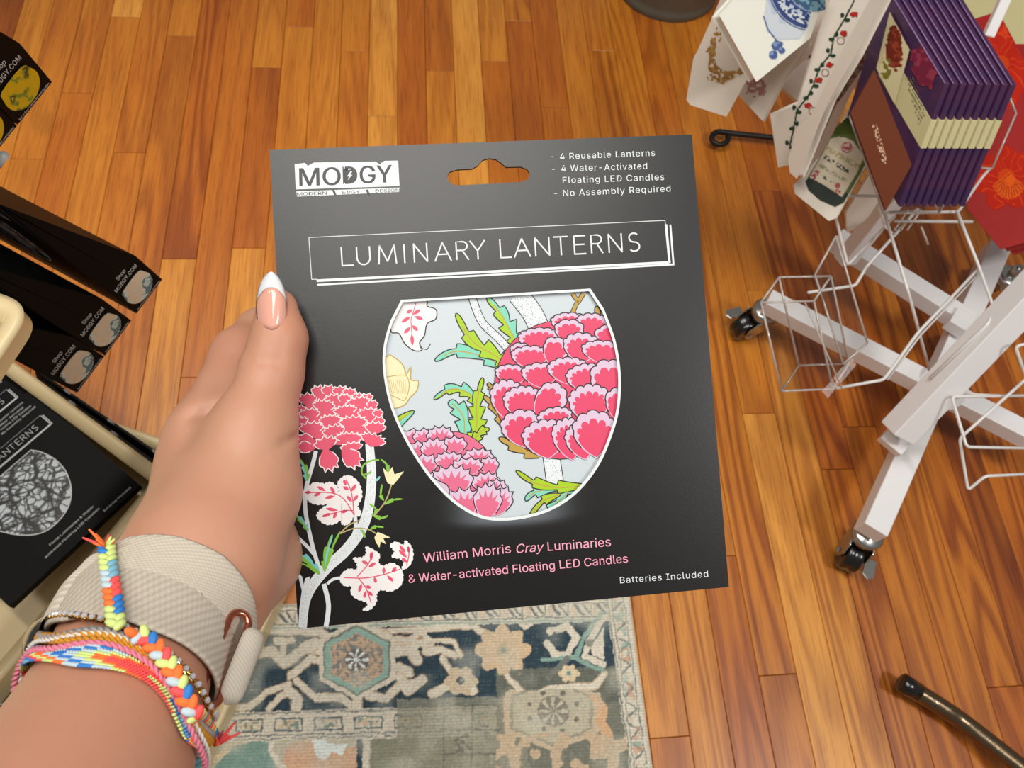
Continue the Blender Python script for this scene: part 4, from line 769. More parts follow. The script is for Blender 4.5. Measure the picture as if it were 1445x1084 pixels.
def rope_vf(path, r, pitch, plies=2, closed=True, res=6):
    path = np.array(path); seg = np.linalg.norm(np.roll(path, -1, 0)-path, axis=1) if closed else np.linalg.norm(np.diff(path, axis=0), axis=1)
    L = seg.sum(); N = int(L/(pitch/7)); cum = np.concatenate([[0], np.cumsum(seg)]); src = np.vstack([path, path[:1]]) if closed else path
    s_ = np.linspace(0, L, N, endpoint=not closed); pts = np.stack([np.interp(s_, cum[:len(src)], src[:, a]) for a in range(3)], 1)
    T = np.roll(pts, -1, 0)-np.roll(pts, 1, 0)
    if not closed: T[0] = pts[1]-pts[0]; T[-1] = pts[-1]-pts[-2]
    T /= np.linalg.norm(T, axis=1)[:, None]; nrm = _n(np.cross(T[0], [0.1, 0.9, 0.3])); out = []
    fr = []
    for i in range(len(pts)): nrm = _n(nrm-nrm@T[i]*T[i]); fr.append((nrm, np.cross(T[i], nrm)))
    turns = max(1, round(L/pitch))
    for k in range(plies):
        q = [pts[i]+r*0.55*(math.cos(2*math.pi*(turns*s_[i]/L+k/plies))*fr[i][0]+math.sin(2*math.pi*(turns*s_[i]/L+k/plies))*fr[i][1]) for i in range(len(pts))]
        out.append(tube_vf(q, r*0.62, closed, res))
    return join_vf(out)
def ell_vf(c, ax, r, nu=8, nv=5):
    c = A_(c); V = [c+ax[0]*r[0]]; 
    for j in range(1, nv):
        a = math.pi*j/nv
        for i in range(nu): b = 2*math.pi*i/nu; V.append(c+ax[0]*r[0]*math.cos(a)+math.sin(a)*(ax[1]*r[1]*math.cos(b)+ax[2]*r[2]*math.sin(b)))
    V.append(c-ax[0]*r[0]); Fc = [(0, 1+i, 1+(i+1) % nu) for i in range(nu)]
    for j in range(nv-2):
        for i in range(nu): a = 1+j*nu+i; b = 1+j*nu+(i+1) % nu; Fc.append((a, a+nu, b+nu, b))
    k = len(V)-1; Fc += [(k, k-nu+(i+1) % nu, k-nu+i) for i in range(nu)]; return V, Fc
NEON = {k: mat('thread_'+k, c, 0.75, bump=(1500, 0.3, 0.0002)) for k, c in dict(orange=(255, 118, 52), coral=(248, 84, 84), lime=(206, 226, 138), blue=(44, 124, 204), pale=(186, 206, 216), sky=(120, 178, 200), teal=(86, 140, 148), grey=(158, 148, 144), mustard=(198, 136, 26), pink=(214, 122, 146), white=(214, 208, 200)).items()}
def braid(name, path, w, cols, parent, step=0.0016):
    """plaited cord: overlapping plump stitches that slant left and right in turn"""
    path = np.array(path); seg = np.linalg.norm(np.diff(path, axis=0), axis=1); cum = np.concatenate([[0], np.cumsum(seg)]); n = int(cum[-1]/step); grp = {}
    for k in range(n+1):
        g = lambda x: A_([np.interp(x, cum, path[:, a]) for a in range(3)])
        c = g(k*step); T = _n(g(min(k*step+0.001, cum[-1]))-g(max(k*step-0.001, 0))+1e-9); vw = _n(CAM-c); S_ = _n(np.cross(T, vw)); U_ = np.cross(S_, T); sg = 1 if k % 2 else -1
        a = _n(T*0.75+S_*sg*-0.66); grp.setdefault(cols[(k*7//3+k) % len(cols)], []).append(ell_vf(c+S_*sg*w*0.24+U_*0.0002, (a, np.cross(U_, a), U_), (w*0.56, w*0.34, w*0.30)))
    first = None
    for key, l in grp.items():
        V, Fc = join_vf(l); mk(name, V, Fc, NEON[key], parent, smooth=True)['kind'] = 'stuff'
# watch
def watch():
    loc = armP(0.1, 170, 0.004); root = thing('smartwatch', 'black smartwatch on a beige woven fabric band with copper buckle, worn round the wrist', 'watch', loc)
    nt_, np_ = 70, 230; V = []; C = []; a0, a1 = -60, 240
    for i in range(np_+1):
        ph = a0+(a1-a0)*i/np_; top = np.interp(ph, [-60, 0, 30, 60, 90, 130, 170, 240], [0.46, 0.47, 0.54, 0.60, 0.56, 0.44, 0.30, 0.26]); bot = np.interp(ph, [-60, 0, 60, 120, 170, 240], [-0.20, -0.22, -0.25, -0.21, -0.10, -0.06])
        for j in range(nt_+1):
            t = bot+(top-bot)*j/nt_; u = ph*0.5; v = t*34
            rd = 0.5+0.5*math.sin((u*1.0+v*1.55)*2.2); x2 = 0.5+0.5*math.sin((u-v*1.2)*3.6); e = min(j, nt_-j)/nt_; eb = 1 if e < 0.025 else 0
            V.append(armP(t, ph, 0.0024+0.00022*rd+(0.0004 if eb else 0)-0.0008*max(0, 1-e*30))); m_ = 0.80+0.14*rd+0.06*x2; C.append([206*m_, 196*m_, 180*m_])
    Fc = [(i*(nt_+1)+j, (i+1)*(nt_+1)+j, (i+1)*(nt_+1)+j+1, i*(nt_+1)+j+1) for i in range(np_) for j in range(nt_)]
    M_f = mat('woven_band', vcol=True, rough=0.85, spec=0.15); b = mk('watch_band', V, Fc, M_f, root, smooth=True, solid=0.0014); setcol(b, C)
    # folded band end beside the case, ribbed
    V = []; C = []; nt_, np_ = 60, 24
    for i in range(np_+1):
        ph = 132+58*i/np_
        for j in range(nt_+1):
            t = -0.155+(0.44-0.155*0)*(j/nt_); ed = min(i, np_-i, 2)/2; V.append(armP(t, ph, 0.0030+0.0012*ed+0.0003*(j % 4 < 2)*(i < 14))); m_ = 0.92+0.10*(j % 4 < 2)*(i < 14); C.append([206*m_, 197*m_, 182*m_])
    Fc = [(i*(nt_+1)+j, (i+1)*(nt_+1)+j, (i+1)*(nt_+1)+j+1, i*(nt_+1)+j+1) for i in range(np_) for j in range(nt_)]
    q = mk('band_end', V, Fc, M_f, root, smooth=True); setcol(q, C)
    M_lug = mat('cream_lug', (206, 204, 192), 0.3); tube('lug', [D(69, 882, .262), D(64, 905, .262), D(59, 928, .263)], [0.0012, 0.0015, 0.0014], M_lug, root, res=10)
    tube('lug', [D(79, 880, .266), D(78, 893, .266)], [0.0011, 0.0008], M_lug, root, res=10)
    c = D(70, 908, .276); ax = (_n(D(60, 950, .27)-D(84, 870, .276)), _n(D(40, 905, .27)-c), None); ax = (ax[0], _n(ax[1]-ax[1]@ax[0]*ax[0]), np.cross(ax[0], ax[1])); M_case = mat('black_glass', (10, 11, 14), 0.12, coat=1.0)
    V, Fc = ell_vf(c, ax, (0.0105, 0.0068, 0.013), 24, 14)
    V = [tuple(v) for v in V]; mk('watch_case', V, Fc, M_case, root, smooth=True)
    # copper buckle ring and the fabric tab threaded through it
    dp = float((armP(-0.05, 0, 0.003)-CAM)@MW[:, 2])-0.004
    top, bot = D(347, 886, dp+0.006), D(308, 986, dp-0.012); L = _n(bot-top); S_ = _n(D(370, 930, dp+0.006)-D(325, 920, dp)); S_ = _n(S_-S_@L*L); U_ = _n(np.cross(L, S_)); U_ = U_ if U_@(CAM-top) > 0 else -U_
    M_cu = mat('copper', (206, 128, 104), 0.22, 1.0)
    hw = 0.0036; ring = [top+S_*(hw*math.cos(a)-0.0030)-L*hw*math.sin(a) for a in np.linspace(0, math.pi, 9)]+[bot-S_*(hw*math.cos(a)+0.0030)+L*hw*math.sin(a) for a in np.linspace(0, math.pi, 9)]
    tube('buckle', [p+U_*0.0012-S_*0.0004 for p in ring], 0.0013, M_cu, root, closed=True, res=10)
    V = []; C = []; nu, nv = 40, 14; tp, bt = top+S_*0.0030-L*0.0005, bot+S_*0.0030+L*0.0010
    for i in range(nu+1):
        for j in range(nv+1):
            a = -math.pi/2+math.pi*j/nv*1.0; x = i/nu; cap = math.sqrt(max(0.0, 1-(2*x-1)**8)); w_ = 0.0041*cap
            p = tp+(bt-tp)*x+S_*w_*math.sin(a)+U_*(0.0020*cap+0.0028*math.cos(a)*cap+0.0001*((i+j) % 2)); V.append(p); m_ = 0.94+0.1*((i+j) % 2); C.append([180*m_, 173*m_, 160*m_])
    Fc = [(i*(nv+1)+j, (i+1)*(nv+1)+j, (i+1)*(nv+1)+j+1, i*(nv+1)+j+1) for i in range(nu) for j in range(nv)]
    q = mk('band_tab', V, Fc, M_f, root, smooth=True); setcol(q, C)
watch()
# sparkling chain bracelet
def chain():
    path = band_loop([(78, 892), (100, 879), (128, 873), (150, 874), (176, 886), (205, 901), (236, 921), (262, 946), (282, 972), (294, 1000)], 0.0030, 180); root = thing('rhinestone_bracelet', 'gold bracelet of small clear rhinestones lying along the edge of the beige watch band', 'bracelet', path[60])
    M_gold = mat('gold', (206, 160, 84), 0.2, 1.0); M_gem = mat('rhinestone', (226, 228, 236), 0.03, 0.0, coat=1.0, **{'Transmission Weight': 0.35, 'IOR': 2.0})
    P_ = np.array(path+path[:1]); cum = np.concatenate([[0], np.cumsum(np.linalg.norm(np.diff(P_, axis=0), axis=1))]); n = int(cum[-1]/0.0031)
    V, Fc = ell_vf((0, 0, 0), np.eye(3), (1, 1, 1), 8, 4); sm = None; gm = None
    tube('chain', path, 0.0006, M_gold, root, closed=True, res=6)
    for k in range(n):
        g = lambda x: A_([np.interp(x % cum[-1], cum, P_[:, a]) for a in range(3)]); c = g(k*0.0031); T = _n(g(k*0.0031+0.001)-g(k*0.0031-0.001))
        ctr = armP(-0.24, 0, 0)*0.5+armP(-0.24, 180, 0)*0.5; U_ = _n((c-ctr)-(c-ctr)@T*T); S_ = np.cross(T, U_)
        if (CAM-c)@U_ < -0.02: continue
        if sm is None:
            bv, bf = box_vf((-0.00115, -0.00115, -0.0006), (0.0023, 0, 0), (0, 0.0023, 0), (0, 0, 0.0012)); o = mk('setting', bv, bf, M_gold, root, world=False, bevel=0.0003); sm = o
            gv = [(0.00105*math.cos(a)*s_, 0.00105*math.sin(a)*s_, z) for z, s_ in ((0.0005, 1.0), (0.0012, 0.75), (0.0013, 0.5)) for a in np.arange(8)*math.pi/4]; gf = [(k2*8+i, k2*8+(i+1) % 8, k2*8+8+(i+1) % 8, k2*8+8+i) for k2 in range(2) for i in range(8)]+[tuple(range(16, 24))]
            g2 = mk('gem', gv, gf, M_gem, o, world=False); gm = g2
        else:
            o = sm.copy(); SC.collection.objects.link(o); g2 = gm.copy(); SC.collection.objects.link(g2); g2.parent = o
        o.matrix_basis = Matrix.Translation(-Vector(root.matrix_basis.translation)) @ frame(c, T, S_, U_)
chain()
# stack of waxed strings, each strand its own colour
rt = thing('string_bracelet', 'thin string bracelet of teal, grey, mustard and pink twisted strands on the wrist', 'bracelet', armP(-0.3, 90, 0.002))
for col, dy, off, r in (('teal', 0, 0.0016, .00085), ('grey', 2, 0.0030, .0010), ('white', 6, 0.0034, .0007), ('mustard', 10, 0.0030, .0010), ('pink', 12, 0.0016, .0008), ('teal', 14, 0.0022, .0009), ('mustard', 19, 0.0026, .0010), ('pink', 23, 0.0028, .0009)):
    base = [(74, 905), (92, 895), (120, 887), (150, 887), (180, 897), (212, 916), (240, 945), (262, 985), (277, 1030)]
    V, Fc = rope_vf(band_loop([(x-dy*0.35*(x > 150)+0.0, y+dy*(0.78 if x < 200 else 0.5)) for x, y in base], off, lift=0.08), r, 0.0042); mk('strand', V, Fc, NEON[col], rt, smooth=True)
# broad woven band
rt = thing('woven_bracelet', 'wide neon zigzag woven friendship bracelet nearest the elbow, coral lime and blue', 'bracelet', armP(-0.4, 90, 0.002))
def woven():
    top = band_loop([(60, 925), (80, 915), (120, 908), (160, 915), (200, 935), (235, 962), (262, 1005), (272, 1040)], 0.0024, 200, lift=0.05); bot = band_loop([(46, 962), (70, 950), (105, 943), (150, 943), (190, 953), (222, 974), (245, 1010), (258, 1050)], 0.0020, 200, lift=0.05); grp = {}
    nr = 8
    for i in range(200):
        for j in range(nr):
            a = i/200; p = top[i]*(1-(j+.5)/nr)+bot[i]*((j+.5)/nr); p1 = top[(i+1) % 200]*(1-(j+.5)/nr)+bot[(i+1) % 200]*((j+.5)/nr); T = _n(p1-p); vv = bot[i]-top[i]; w_ = np.linalg.norm(vv)/nr; Sd = _n(vv); U_ = np.cross(T, Sd)
            if U_@(CAM-p) < 0: U_ = -U_
            if U_@_n(CAM-p) < -0.3 : pass
            x = i*0.36+abs(j-nr/2+.5)*1.5; pal = ['blue', 'sky', 'blue', 'lime', 'lime', 'coral', 'coral', 'coral', 'orange', 'lime', 'pale', 'blue', 'pale', 'orange', 'lime', 'coral']; col = pal[int(x/1.6) % len(pal)]
            a_ = _n(T+Sd*(0.7 if j >= nr/2 else -0.7)); grp.setdefault(col, []).append(ell_vf(p, (a_, np.cross(U_, a_), U_), (w_*0.85, w_*0.5, w_*0.6), 6, 4))
    for col, l in grp.items():
        V, Fc = join_vf(l); o = mk('thread', V, Fc, NEON[col], rt, smooth=True); o['kind'] = 'stuff'
woven()
# plaited cord with loose ends lying over the watch band
rt = thing('braided_bracelet', 'plaited neon orange, lime and blue cord bracelet with frayed ends over the watch band', 'bracelet', armP(-0.28, 60, 0.005))
def pathpx(pts, off): return spl([armP(*armAt(x, y, off), off) for x, y in pts], 8)
braid('plait', pathpx([(150, 768), (152, 795), (156, 820), (160, 845), (163, 872), (163, 884)], 0.0062), 0.0042, ['orange', 'pale', 'lime', 'blue', 'coral', 'sky', 'lime'], rt)
lp = pathpx([(186, 897), (200, 896), (216, 910), (232, 930), (248, 955), (262, 985), (276, 1008)], 0.0062); e_ = D(292, 1030, 0.262); lp = lp+spl([lp[-1], D(294, 1032, 0.258), D(306, 1050, 0.262)], 6)[1:]
braid('plait', lp, 0.0042, ['orange', 'lime', 'coral', 'pale', 'orange', 'blue', 'lime', 'pale'], rt)
def fray(p, q, cols, n=7, sp=0.0022):
    for k in range(n):
        j = RNG.randn(3)*sp; V, Fc = tube_vf([p+j*0.2, (p+q)/2+j*0.5, q+j], [0.0005, 0.0006, 0.0003], False, 5); mk('frayed_end', V, Fc, NEON[cols[k % len(cols)]], rt, smooth=True)
a_ = armP(*armAt(150, 772, 0.0066), 0.0066); fray(a_, D(141, 757, float((a_-CAM)@MW[:, 2])-0.001), ['orange', 'coral', 'orange'], 7); fray(a_, D(160, 762, float((a_-CAM)@MW[:, 2])), ['lime'], 3, 0.001)
fray(D(306, 1050, 0.262), D(325, 1032, 0.262), ['coral', 'coral', 'pink'], 8); V, Fc = rope_vf([D(286, 1040, .258), D(282, 1060, .256), D(272, 1100, .252)], 0.0016, 0.004, closed=False); mk('loose_string', V, Fc, NEON['teal'], rt, smooth=True)

# ------------------------------------------------------------------ display tower on the left: cream trays and the black packages in and on them
def onray(px, py, c, r, higher=True):
    """point on the line of sight at distance r from c"""
    d = _n(D(px, py, 1)-CAM); m = (c-CAM)@d; q = CAM+d*m; h2 = r*r-np.sum((q-c)**2); h = math.sqrt(max(h2, 0)); a, b = q-d*h, q+d*h
    return (a if a[2] > b[2] else b) if higher else (b if a[2] > b[2] else a)
M_cream = mat('cream_enamel', (222, 202, 156), 0.38, coat=0.2); M_white = mat('white_enamel', (236, 236, 238), 0.4, bump=(60, 0.1, 0.0004)); M_wire = mat('white_wire', (226, 226, 224), 0.3, coat=0.3)
def lineX(a, b, c, d):
    a, b, c, d = (A_(v)[:2] for v in (a, b, c, d)); M2 = np.array([b-a, -(d-c)]).T; t = np.linalg.solve(M2, c-a); return a+(b-a)*t[0]
def tray(label, corner, e1, e2, L1, L2, z, depth, rad, m, loc=None):
    e1, e2 = _n(e1), _n(e2); c3 = lambda p: A_([p[0], p[1], z]); C = A_(corner)[:2]; e1, e2 = e1[:2], e2[:2]
    loop = [C, C+e1*L1, C+e1*L1+e2*L2, C+e2*L2]; cen = sum(loop)/4; root = thing('display_tray', label, 'tray', (*cen, z-depth))
    base = rnd_path([c3(p) for p in loop], rad, True, 8); out = []
    for p in base: out.append(p)
    n = len(base); V = []; prof = [(0.0, -depth), (0.0, -0.006), (-0.0015, -0.002), (0.0035, 0.0), (0.010, -0.0025), (0.0175, -0.009), (0.0172, -0.012), (0.006, -0.014), (0.006, -depth+0.003)]
    nrm = []
    for i in range(n):
        t = _n(base[(i+1) % n]-base[i-1]); q = A_([-t[1], t[0], 0]); q = q if q@(c3(cen)-base[i]) > 0 else -q; nrm.append(q)
    for i in range(n):
        for a, b in prof: V.append(base[i]+nrm[i]*a+A_([0, 0, b]))
    k = len(prof); Fc = [(i*k+j, ((i+1) % n)*k+j, ((i+1) % n)*k+j+1, i*k+j+1) for i in range(n) for j in range(k-1)]
    mk('tray_wall', V, Fc, m, root, smooth=True)
    mk('tray_floor', [p+nrm[i]*0.002+A_([0, 0, -depth+0.003]) for i, p in enumerate(base)], [tuple(range(n))], m, root, solid=0.002)
    return root
z1 = 0.175; a_, b_2, c_2, d_2 = P(0, 498, z1), P(199, 644, z1), P(223, 690, z1), P(0, 957, z1); cor = lineX(a_, b_2, c_2, d_2); e1, e2 = a_-b_2, d_2-c_2
tray('cream enamel tray with rounded corner holding the crackle-patterned lantern package', cor, e1, e2, 0.42, 0.36, z1, 0.105, 0.024, M_cream)
z2 = 0.05; c_3, d_3 = P(388, 850, z2), P(282, 1084, z2); e22 = _n(d_3-c_3); e12 = A_([-e22[1], e22[0], 0]); e12 = e12 if e12@e1 > 0 else -e12; q0 = P(205, 612, z2)
cor2 = lineX(c_3, d_3, q0, q0+e12)
tray('lower and larger cream enamel tray beside the rug, under the forearm', cor2, e12, e22, 0.50, 0.55, z2, 0.048, 0.03, M_cream)
z0 = 0.66; a0_, b0_, c0_, d0_ = P(-90, 384, z0), P(-22, 408, z0), P(19, 466, z0), P(-34, 545, z0); cor0 = lineX(a0_, b0_, c0_, d0_)
tray('upper cream enamel tray of which only a rounded corner shows at the left edge', cor0, a0_-b0_, d0_-c0_, 0.3, 0.3, z0, 0.018, 0.020, M_cream)
pole = tube('display_pole', [(-0.72, 0.10, 0.0), (-0.72, 0.10, 0.95)], 0.012, M_cream, None, res=16); tag(pole, 'cream display tower pole standing behind the stacked trays', 'pole')
# the crackle package in the tray
TRp, BRp = P(43, 549, 0.157), P(198, 685, 0.157); yv = _n(TRp-BRp); nv = A_([0, 0, 1.0]); xv = np.cross(yv, nv)
lp2 = thing('lantern_package', 'black lantern package with grey crackle-patterned vase lying face up in the cream tray', 'package', mw=frame(TRp-xv*PKW, xv, yv, nv*0.3)); package(lp2, 'crackle')
O3 = TRp-xv*PKW+yv*0.075-nv*0.016-xv*0.004; lp3 = dup(lp2, frame(O3, xv, yv, nv*0.3), 'black lantern package mostly hidden under the crackle-patterned one, only its top edge showing')
# three packages hanging side-on, then two with yellow vases above them
def blotch(name, cols, sc, seed):
    m = mat(name, cols[0], 0.4); nt = m.node_tree; N = nt.nodes; t = N.new('ShaderNodeTexNoise'); t.inputs['Scale'].default_value = sc; t.inputs['Detail'].default_value = 3; t.noise_dimensions = '4D'; t.inputs['W'].default_value = seed
    tc = N.new('ShaderNodeTexCoord'); nt.links.new(tc.outputs['Object'], t.inputs['Vector']); r = N.new('ShaderNodeValToRGB'); r.color_ramp.interpolation = 'CONSTANT'; el = r.color_ramp.elements
    el[0].color = (*lin(cols[0]), 1); el[1].position = 0.46; el[1].color = (*lin(cols[1]), 1)
    for p_, c_ in zip((0.51, 0.56, 0.62), cols[2:]): x = el.new(p_); x.color = (*lin(c_), 1)
    nt.links.new(t.outputs[0], r.inputs[0]); nt.links.new(r.outputs[0], N['Principled BSDF'].inputs['Base Color']); return m
M_yel = blotch('yellow_leaf_print', [(214, 176, 14), (206, 172, 24), (128, 148, 40), (90, 60, 30), (190, 190, 90)], 90, 3.1)
M_wavy = blotch('pale_print', [(232, 214, 186), (228, 210, 182), (214, 222, 212), (94, 128, 138), (196, 214, 210)], 60, 1.3)
def side_art(root, pm):
    """lettering and small vase picture on the right side panel (local x = PKW); reading runs from front to back"""
    K = M_ink; x = PKW+0.0004
    class SP(Print):
        def build(s, name, parent): return mk(name, [(x+(v[2]-1.2e-4), v[1], v[0]) for v in s.V], s.F, s.mats, parent, world=False, mi=s.mi)
    pr = SP(lambda a, b: (-a, -b), base=1.2e-4)      # a = distance from the front, b = distance below the top
    H0 = PKH-0.045
    pr.text('Shop', (0.013, H0+0.0015), (0.024, H0+0.0015), 0.0040, K['white']); pr.text('MODGY.COM', (0.004, H0+0.009), (0.034, H0+0.009), 0.0044, K['white'], space=1.05)
    pr.text('Set of Four Luminaries and Candles', (0.003, PKH-0.0016), (0.0375, PKH-0.0016), 0.0019, K['silver'])
    v = [(0.008, H0+0.014), (0.030, H0+0.0135), (0.0345, H0+0.020), (0.0360, H0+0.028), (0.033, H0+0.035), (0.027, H0+0.0398), (0.020, H0+0.041), (0.012, H0+0.040), (0.006, H0+0.035), (0.0035, H0+0.028), (0.0045, H0+0.020)]
    pr.poly([tuple(p) for p in spl(v, 3, True)], pm); pr.build('side_print', root)
def side_pose(c0, c1, cr):
    """pose of a package whose right side panel shows its back-bottom, front-bottom and crease corners at these pixels"""
    best = None
    for z in np.linspace(0.25, 0.85, 241):
        B0 = P(*c0, z); C = onray(*cr, B0, 0.045); y = _n(C-B0); d = _n(D(*c1, 1)-CAM); den = d@y
        t = ((B0-CAM)@y)/den if abs(den) > 1e-6 else 0; B1 = CAM+d*t; e = abs(np.linalg.norm(B1-B0)-PKT) if 0.1 < t < 2 else 9
        if best is None or e < best[0]: best = (e, B0, B1, y)
    _, B0, B1, y = best; n_ = _n((B1-B0)-(B1-B0)@y*y); x = np.cross(y, n_); return B0, x, y, n_
def side_mat(B0, x, y, n_): return frame(B0-x*PKW+y*PKH+n_*PKT, x, y, n_)
B0, x_, y_, n_ = side_pose((229, 394.5), (193, 442.5), (191, 361)); print('POSE', B0, x_, y_, n_)
if x_@(CAM-B0) < 0: print('POSE side faces away')
side = thing('lantern_package', 'black lantern package seen side-on, first of three from the right, pale picture on its end', 'package', mw=side_mat(B0, x_, y_, n_), group='black packages hanging side-on'); package(side, 'crackle'); side_art(side, M_wavy)
for (px, py), lb in (((177.6, 447.6), 'black lantern package seen side-on, middle one of the three with pale pictures'), ((131, 493.5), 'black lantern package seen side-on nearest the cream tray, one of the three with pale pictures')):
    d = _n(D(px, py, 1)-CAM); k = np.cross(n_, d); w = CAM-B0; # closest point on the line B0 + n*s to the ray
    s_ = np.dot(np.cross(w, d), k)/np.dot(k, k); dup(side, side_mat(B0+n_*s_, x_, y_, n_), lb)
B0b, xb, yb, nb = side_pose((73.5, 116), (25.5, 176), (27.5, 61)); print('POSE2', B0b, xb, yb, nb)
yel = thing('lantern_package', 'black lantern package with a yellow vase picture on its side at the upper left', 'package', mw=side_mat(B0b, xb, yb, nb), group='packages with yellow pictures'); package(yel, 'crackle'); side_art(yel, M_yel)
dup(yel, side_mat(B0b+nb*(PKT*1.03), xb, yb, nb), 'black lantern package cut by the left edge, below the one with the full yellow vase')
pg = tube('display_hook', [D(-40, 262, .60), D(-4, 232, .585), D(6, 219, .575)], 0.0035, M_wire, None, res=10); tag(pg, 'white wire display hook end poking in at the left edge between the packages', 'hook')
# packages standing on edge in the lower tray, seen from above as a dark strip
def edge_pack(a, b, z, wdt, h, label):
    A1, B1 = P(*a, z), P(*b, z); d = _n(B1-A1); s = A_([-d[1], d[0], 0]); s = s if s[0] < 0 else -s; r = thing('lantern_package', label, 'package', (A1+B1)/2-A_([0, 0, h]))
    L = np.linalg.norm(B1-A1); V = [A1, B1, B1+s*0.004, A1+s*0.004, A1-A_([0, 0, h]), B1-A_([0, 0, h]), B1-A_([0, 0, h])+s*wdt, A1-A_([0, 0, h])+s*wdt]
    mk('carton', V, [(0, 1, 2, 3), (4, 7, 6, 5), (0, 4, 5, 1), (1, 5, 6, 2), (2, 6, 7, 3), (3, 7, 4, 0)], M_black2, r, bevel=0.0008)
    pr = Print(lambda x, y: (x, y), base=0.0); Mx = frame(A1+A_([0, 0, 0.0004]), d, s, A_([0, 0, 1.0]))
    for k, f in ((0, .22), (1, .55), (2, .88)): pr.text('MODGY', (L*f, -0.0005), (L*f+0.012, -0.0005), 0.0028, M_ink['silver'])
    o = pr.build('lettering', r); o.matrix_parent_inverse = r.matrix_basis.inverted(); o.matrix_basis = Mx @ Matrix.Diagonal((1, -1, 1, 1)); o.location.z += 0.0
edge_pack((60, 536), (243, 668), 0.130, 0.03, 0.10, 'black package standing on edge between the two cream trays, top edge showing')
edge_pack((52, 521), (240, 650), 0.105, 0.03, 0.07, 'second black package on edge, the outer one above the lower cream tray')
V, Fc = box_vf(P(-60, 985, 0.13), P(38, 953, 0.13)-P(-60, 985, 0.13), P(-30, 1060, 0.13)-P(-60, 985, 0.13), (0, 0, -0.03)); o = mk('lantern_package', V, Fc, M_black2, None, bevel=0.001); tag(o, 'black package corner with a white line at the left edge beside the bracelets', 'package')
tube('printed_line', [P(-40, 1010, .1305), P(12, 990, .1305), P(18, 1000, .1305)], 0.0008, M_ink['white'], o)

# ------------------------------------------------------------------ white rack on castors, right
rack = thing('display_rack', 'white tubular display rack on castors with crossed feet and wire shelf frames', 'rack', P(1322, 549, 0))
ZB = 0.100
def bm2(name, a, b, w, h, **k): return beam(name, a, b, w, h, M_white, rack, **k)
bm2('foot_beam', P(1081, 425, ZB), P(1500, 641, ZB), 0.032, 0.03)
bm2('foot_beam', P(1228, 752, ZB+0.004), P(1405, 352, ZB+0.004), 0.036, 0.034)
bm2('foot_beam', P(1178, 338, ZB+0.03), P(1368, 458, ZB+0.03), 0.032, 0.03)
bm2('brace', P(1254, 632, 0.15), P(1300, 582, 0.17), 0.036, 0.02)
bm2('post', P(1266, 612, 0.185), P(1500, 366, 0.40), 0.042, 0.034, up=(0.4, -0.3, 1))
bm2('post', P(1192, 368, 0.15), P(1275, 262, 0.30), 0.032, 0.024, up=(0.3, -0.3, 1))
bm2('end_cap', P(1340, 448, 0.14), P(1366, 464, 0.14), 0.034, 0.024)
mk('hub', *join_vf([tube_vf([P(1330, 548, 0.06), P(1330, 548, 0.125)], 0.036, res=20)]), M_white, rack, smooth=False, bevel=0.002)
M_blackpl = mat('black_plastic', (12, 12, 13), 0.25, coat=0.5); M_zinc = mat('zinc', (190, 192, 190), 0.25, 1.0)
def castor(parent, pix, top, heading, first=None):
    c = P(*pix, 0.026); th = math.radians(heading); fw = A_([math.cos(th), math.sin(th), 0]); ax = A_([-fw[1], fw[0], 0]); r = thing('castor', '', 'x', c); del r['category']; del r['label']; r.parent = parent; r.matrix_parent_inverse = parent.matrix_basis.inverted()
    V = []; res = 28; prof = [(0.0, 0.024), (0.004, 0.0255), (0.010, 0.0258), (0.013, 0.0235), (0.014, 0.018), (0.0125, 0.013), (0.014, 0.006), (0.014, 0.001)]
    prof = [(-a, b) for a, b in prof[:0:-1]]+prof
    for k in range(res):
        a = 2*math.pi*k/res
        for (w, q) in prof: V.append(c+ax*w+(fw*math.cos(a)+A_([0, 0, 1])*math.sin(a))*q)
    n = len(prof); Fc = [(k*n+j, ((k+1) % res)*n+j, ((k+1) % res)*n+j+1, k*n+j+1) for k in range(res) for j in range(n-1)]
    mk('wheel', V, Fc, M_blackpl, r, smooth=True)
    st = c-fw*0.022; st[2] = 0.06
    for sg in (1, -1):
        o_ = ax*sg*0.0165; q = [c+o_-fw*0.007+A_([0, 0, -0.006]), c+o_+fw*0.007+A_([0, 0, -0.006]), c+o_+fw*0.010+A_([0, 0, 0.018]), st+o_+fw*0.022, st+o_-fw*0.020, c+o_-fw*0.016]
        Vv = q+[p+ax*sg*0.0022 for p in q]; m = len(q); mk('fork', Vv, [tuple(range(m)), tuple(range(2*m-1, m-1, -1))]+[(i, (i+1) % m, m+(i+1) % m, m+i) for i in range(m)], M_zinc, r, bevel=0.0006)
    tube('axle', [c-ax*0.022, c+ax*0.022], 0.004, M_zinc, r, res=10)
    mk('swivel_ring', *join_vf([tube_vf([st+A_([0, 0, z]) for z in (0, 0.004, 0.005, 0.011, 0.012, 0.017)], [0.021, 0.023, 0.019, 0.024, 0.024, 0.020], res=24)]), M_zinc, r, smooth=True)
    tube('stem', [st, A_([st[0], st[1], top])], 0.007, M_zinc, r, res=10)
    pd = c-ax*0.026*(1 if heading > 0 else -1)+A_([0, 0, 0.014]); t_ = pd+fw*0.022; mk('brake_pedal', [pd-ax*0.008, pd+ax*0.008, t_+ax*0.009+fw*0.004, t_+fw*0.010, t_-ax*0.009+fw*0.004], [(0, 1, 2, 3, 4)], M_zinc, r, solid=0.003, bevel=0.0008)
castor(rack, (1052, 462), ZB-0.012, 196); castor(rack, (1200, 783), ZB-0.012, -118); castor(rack, (1348, 492), ZB, 60); castor(rack, (1392, 395), ZB, 100)
ZW = 0.36
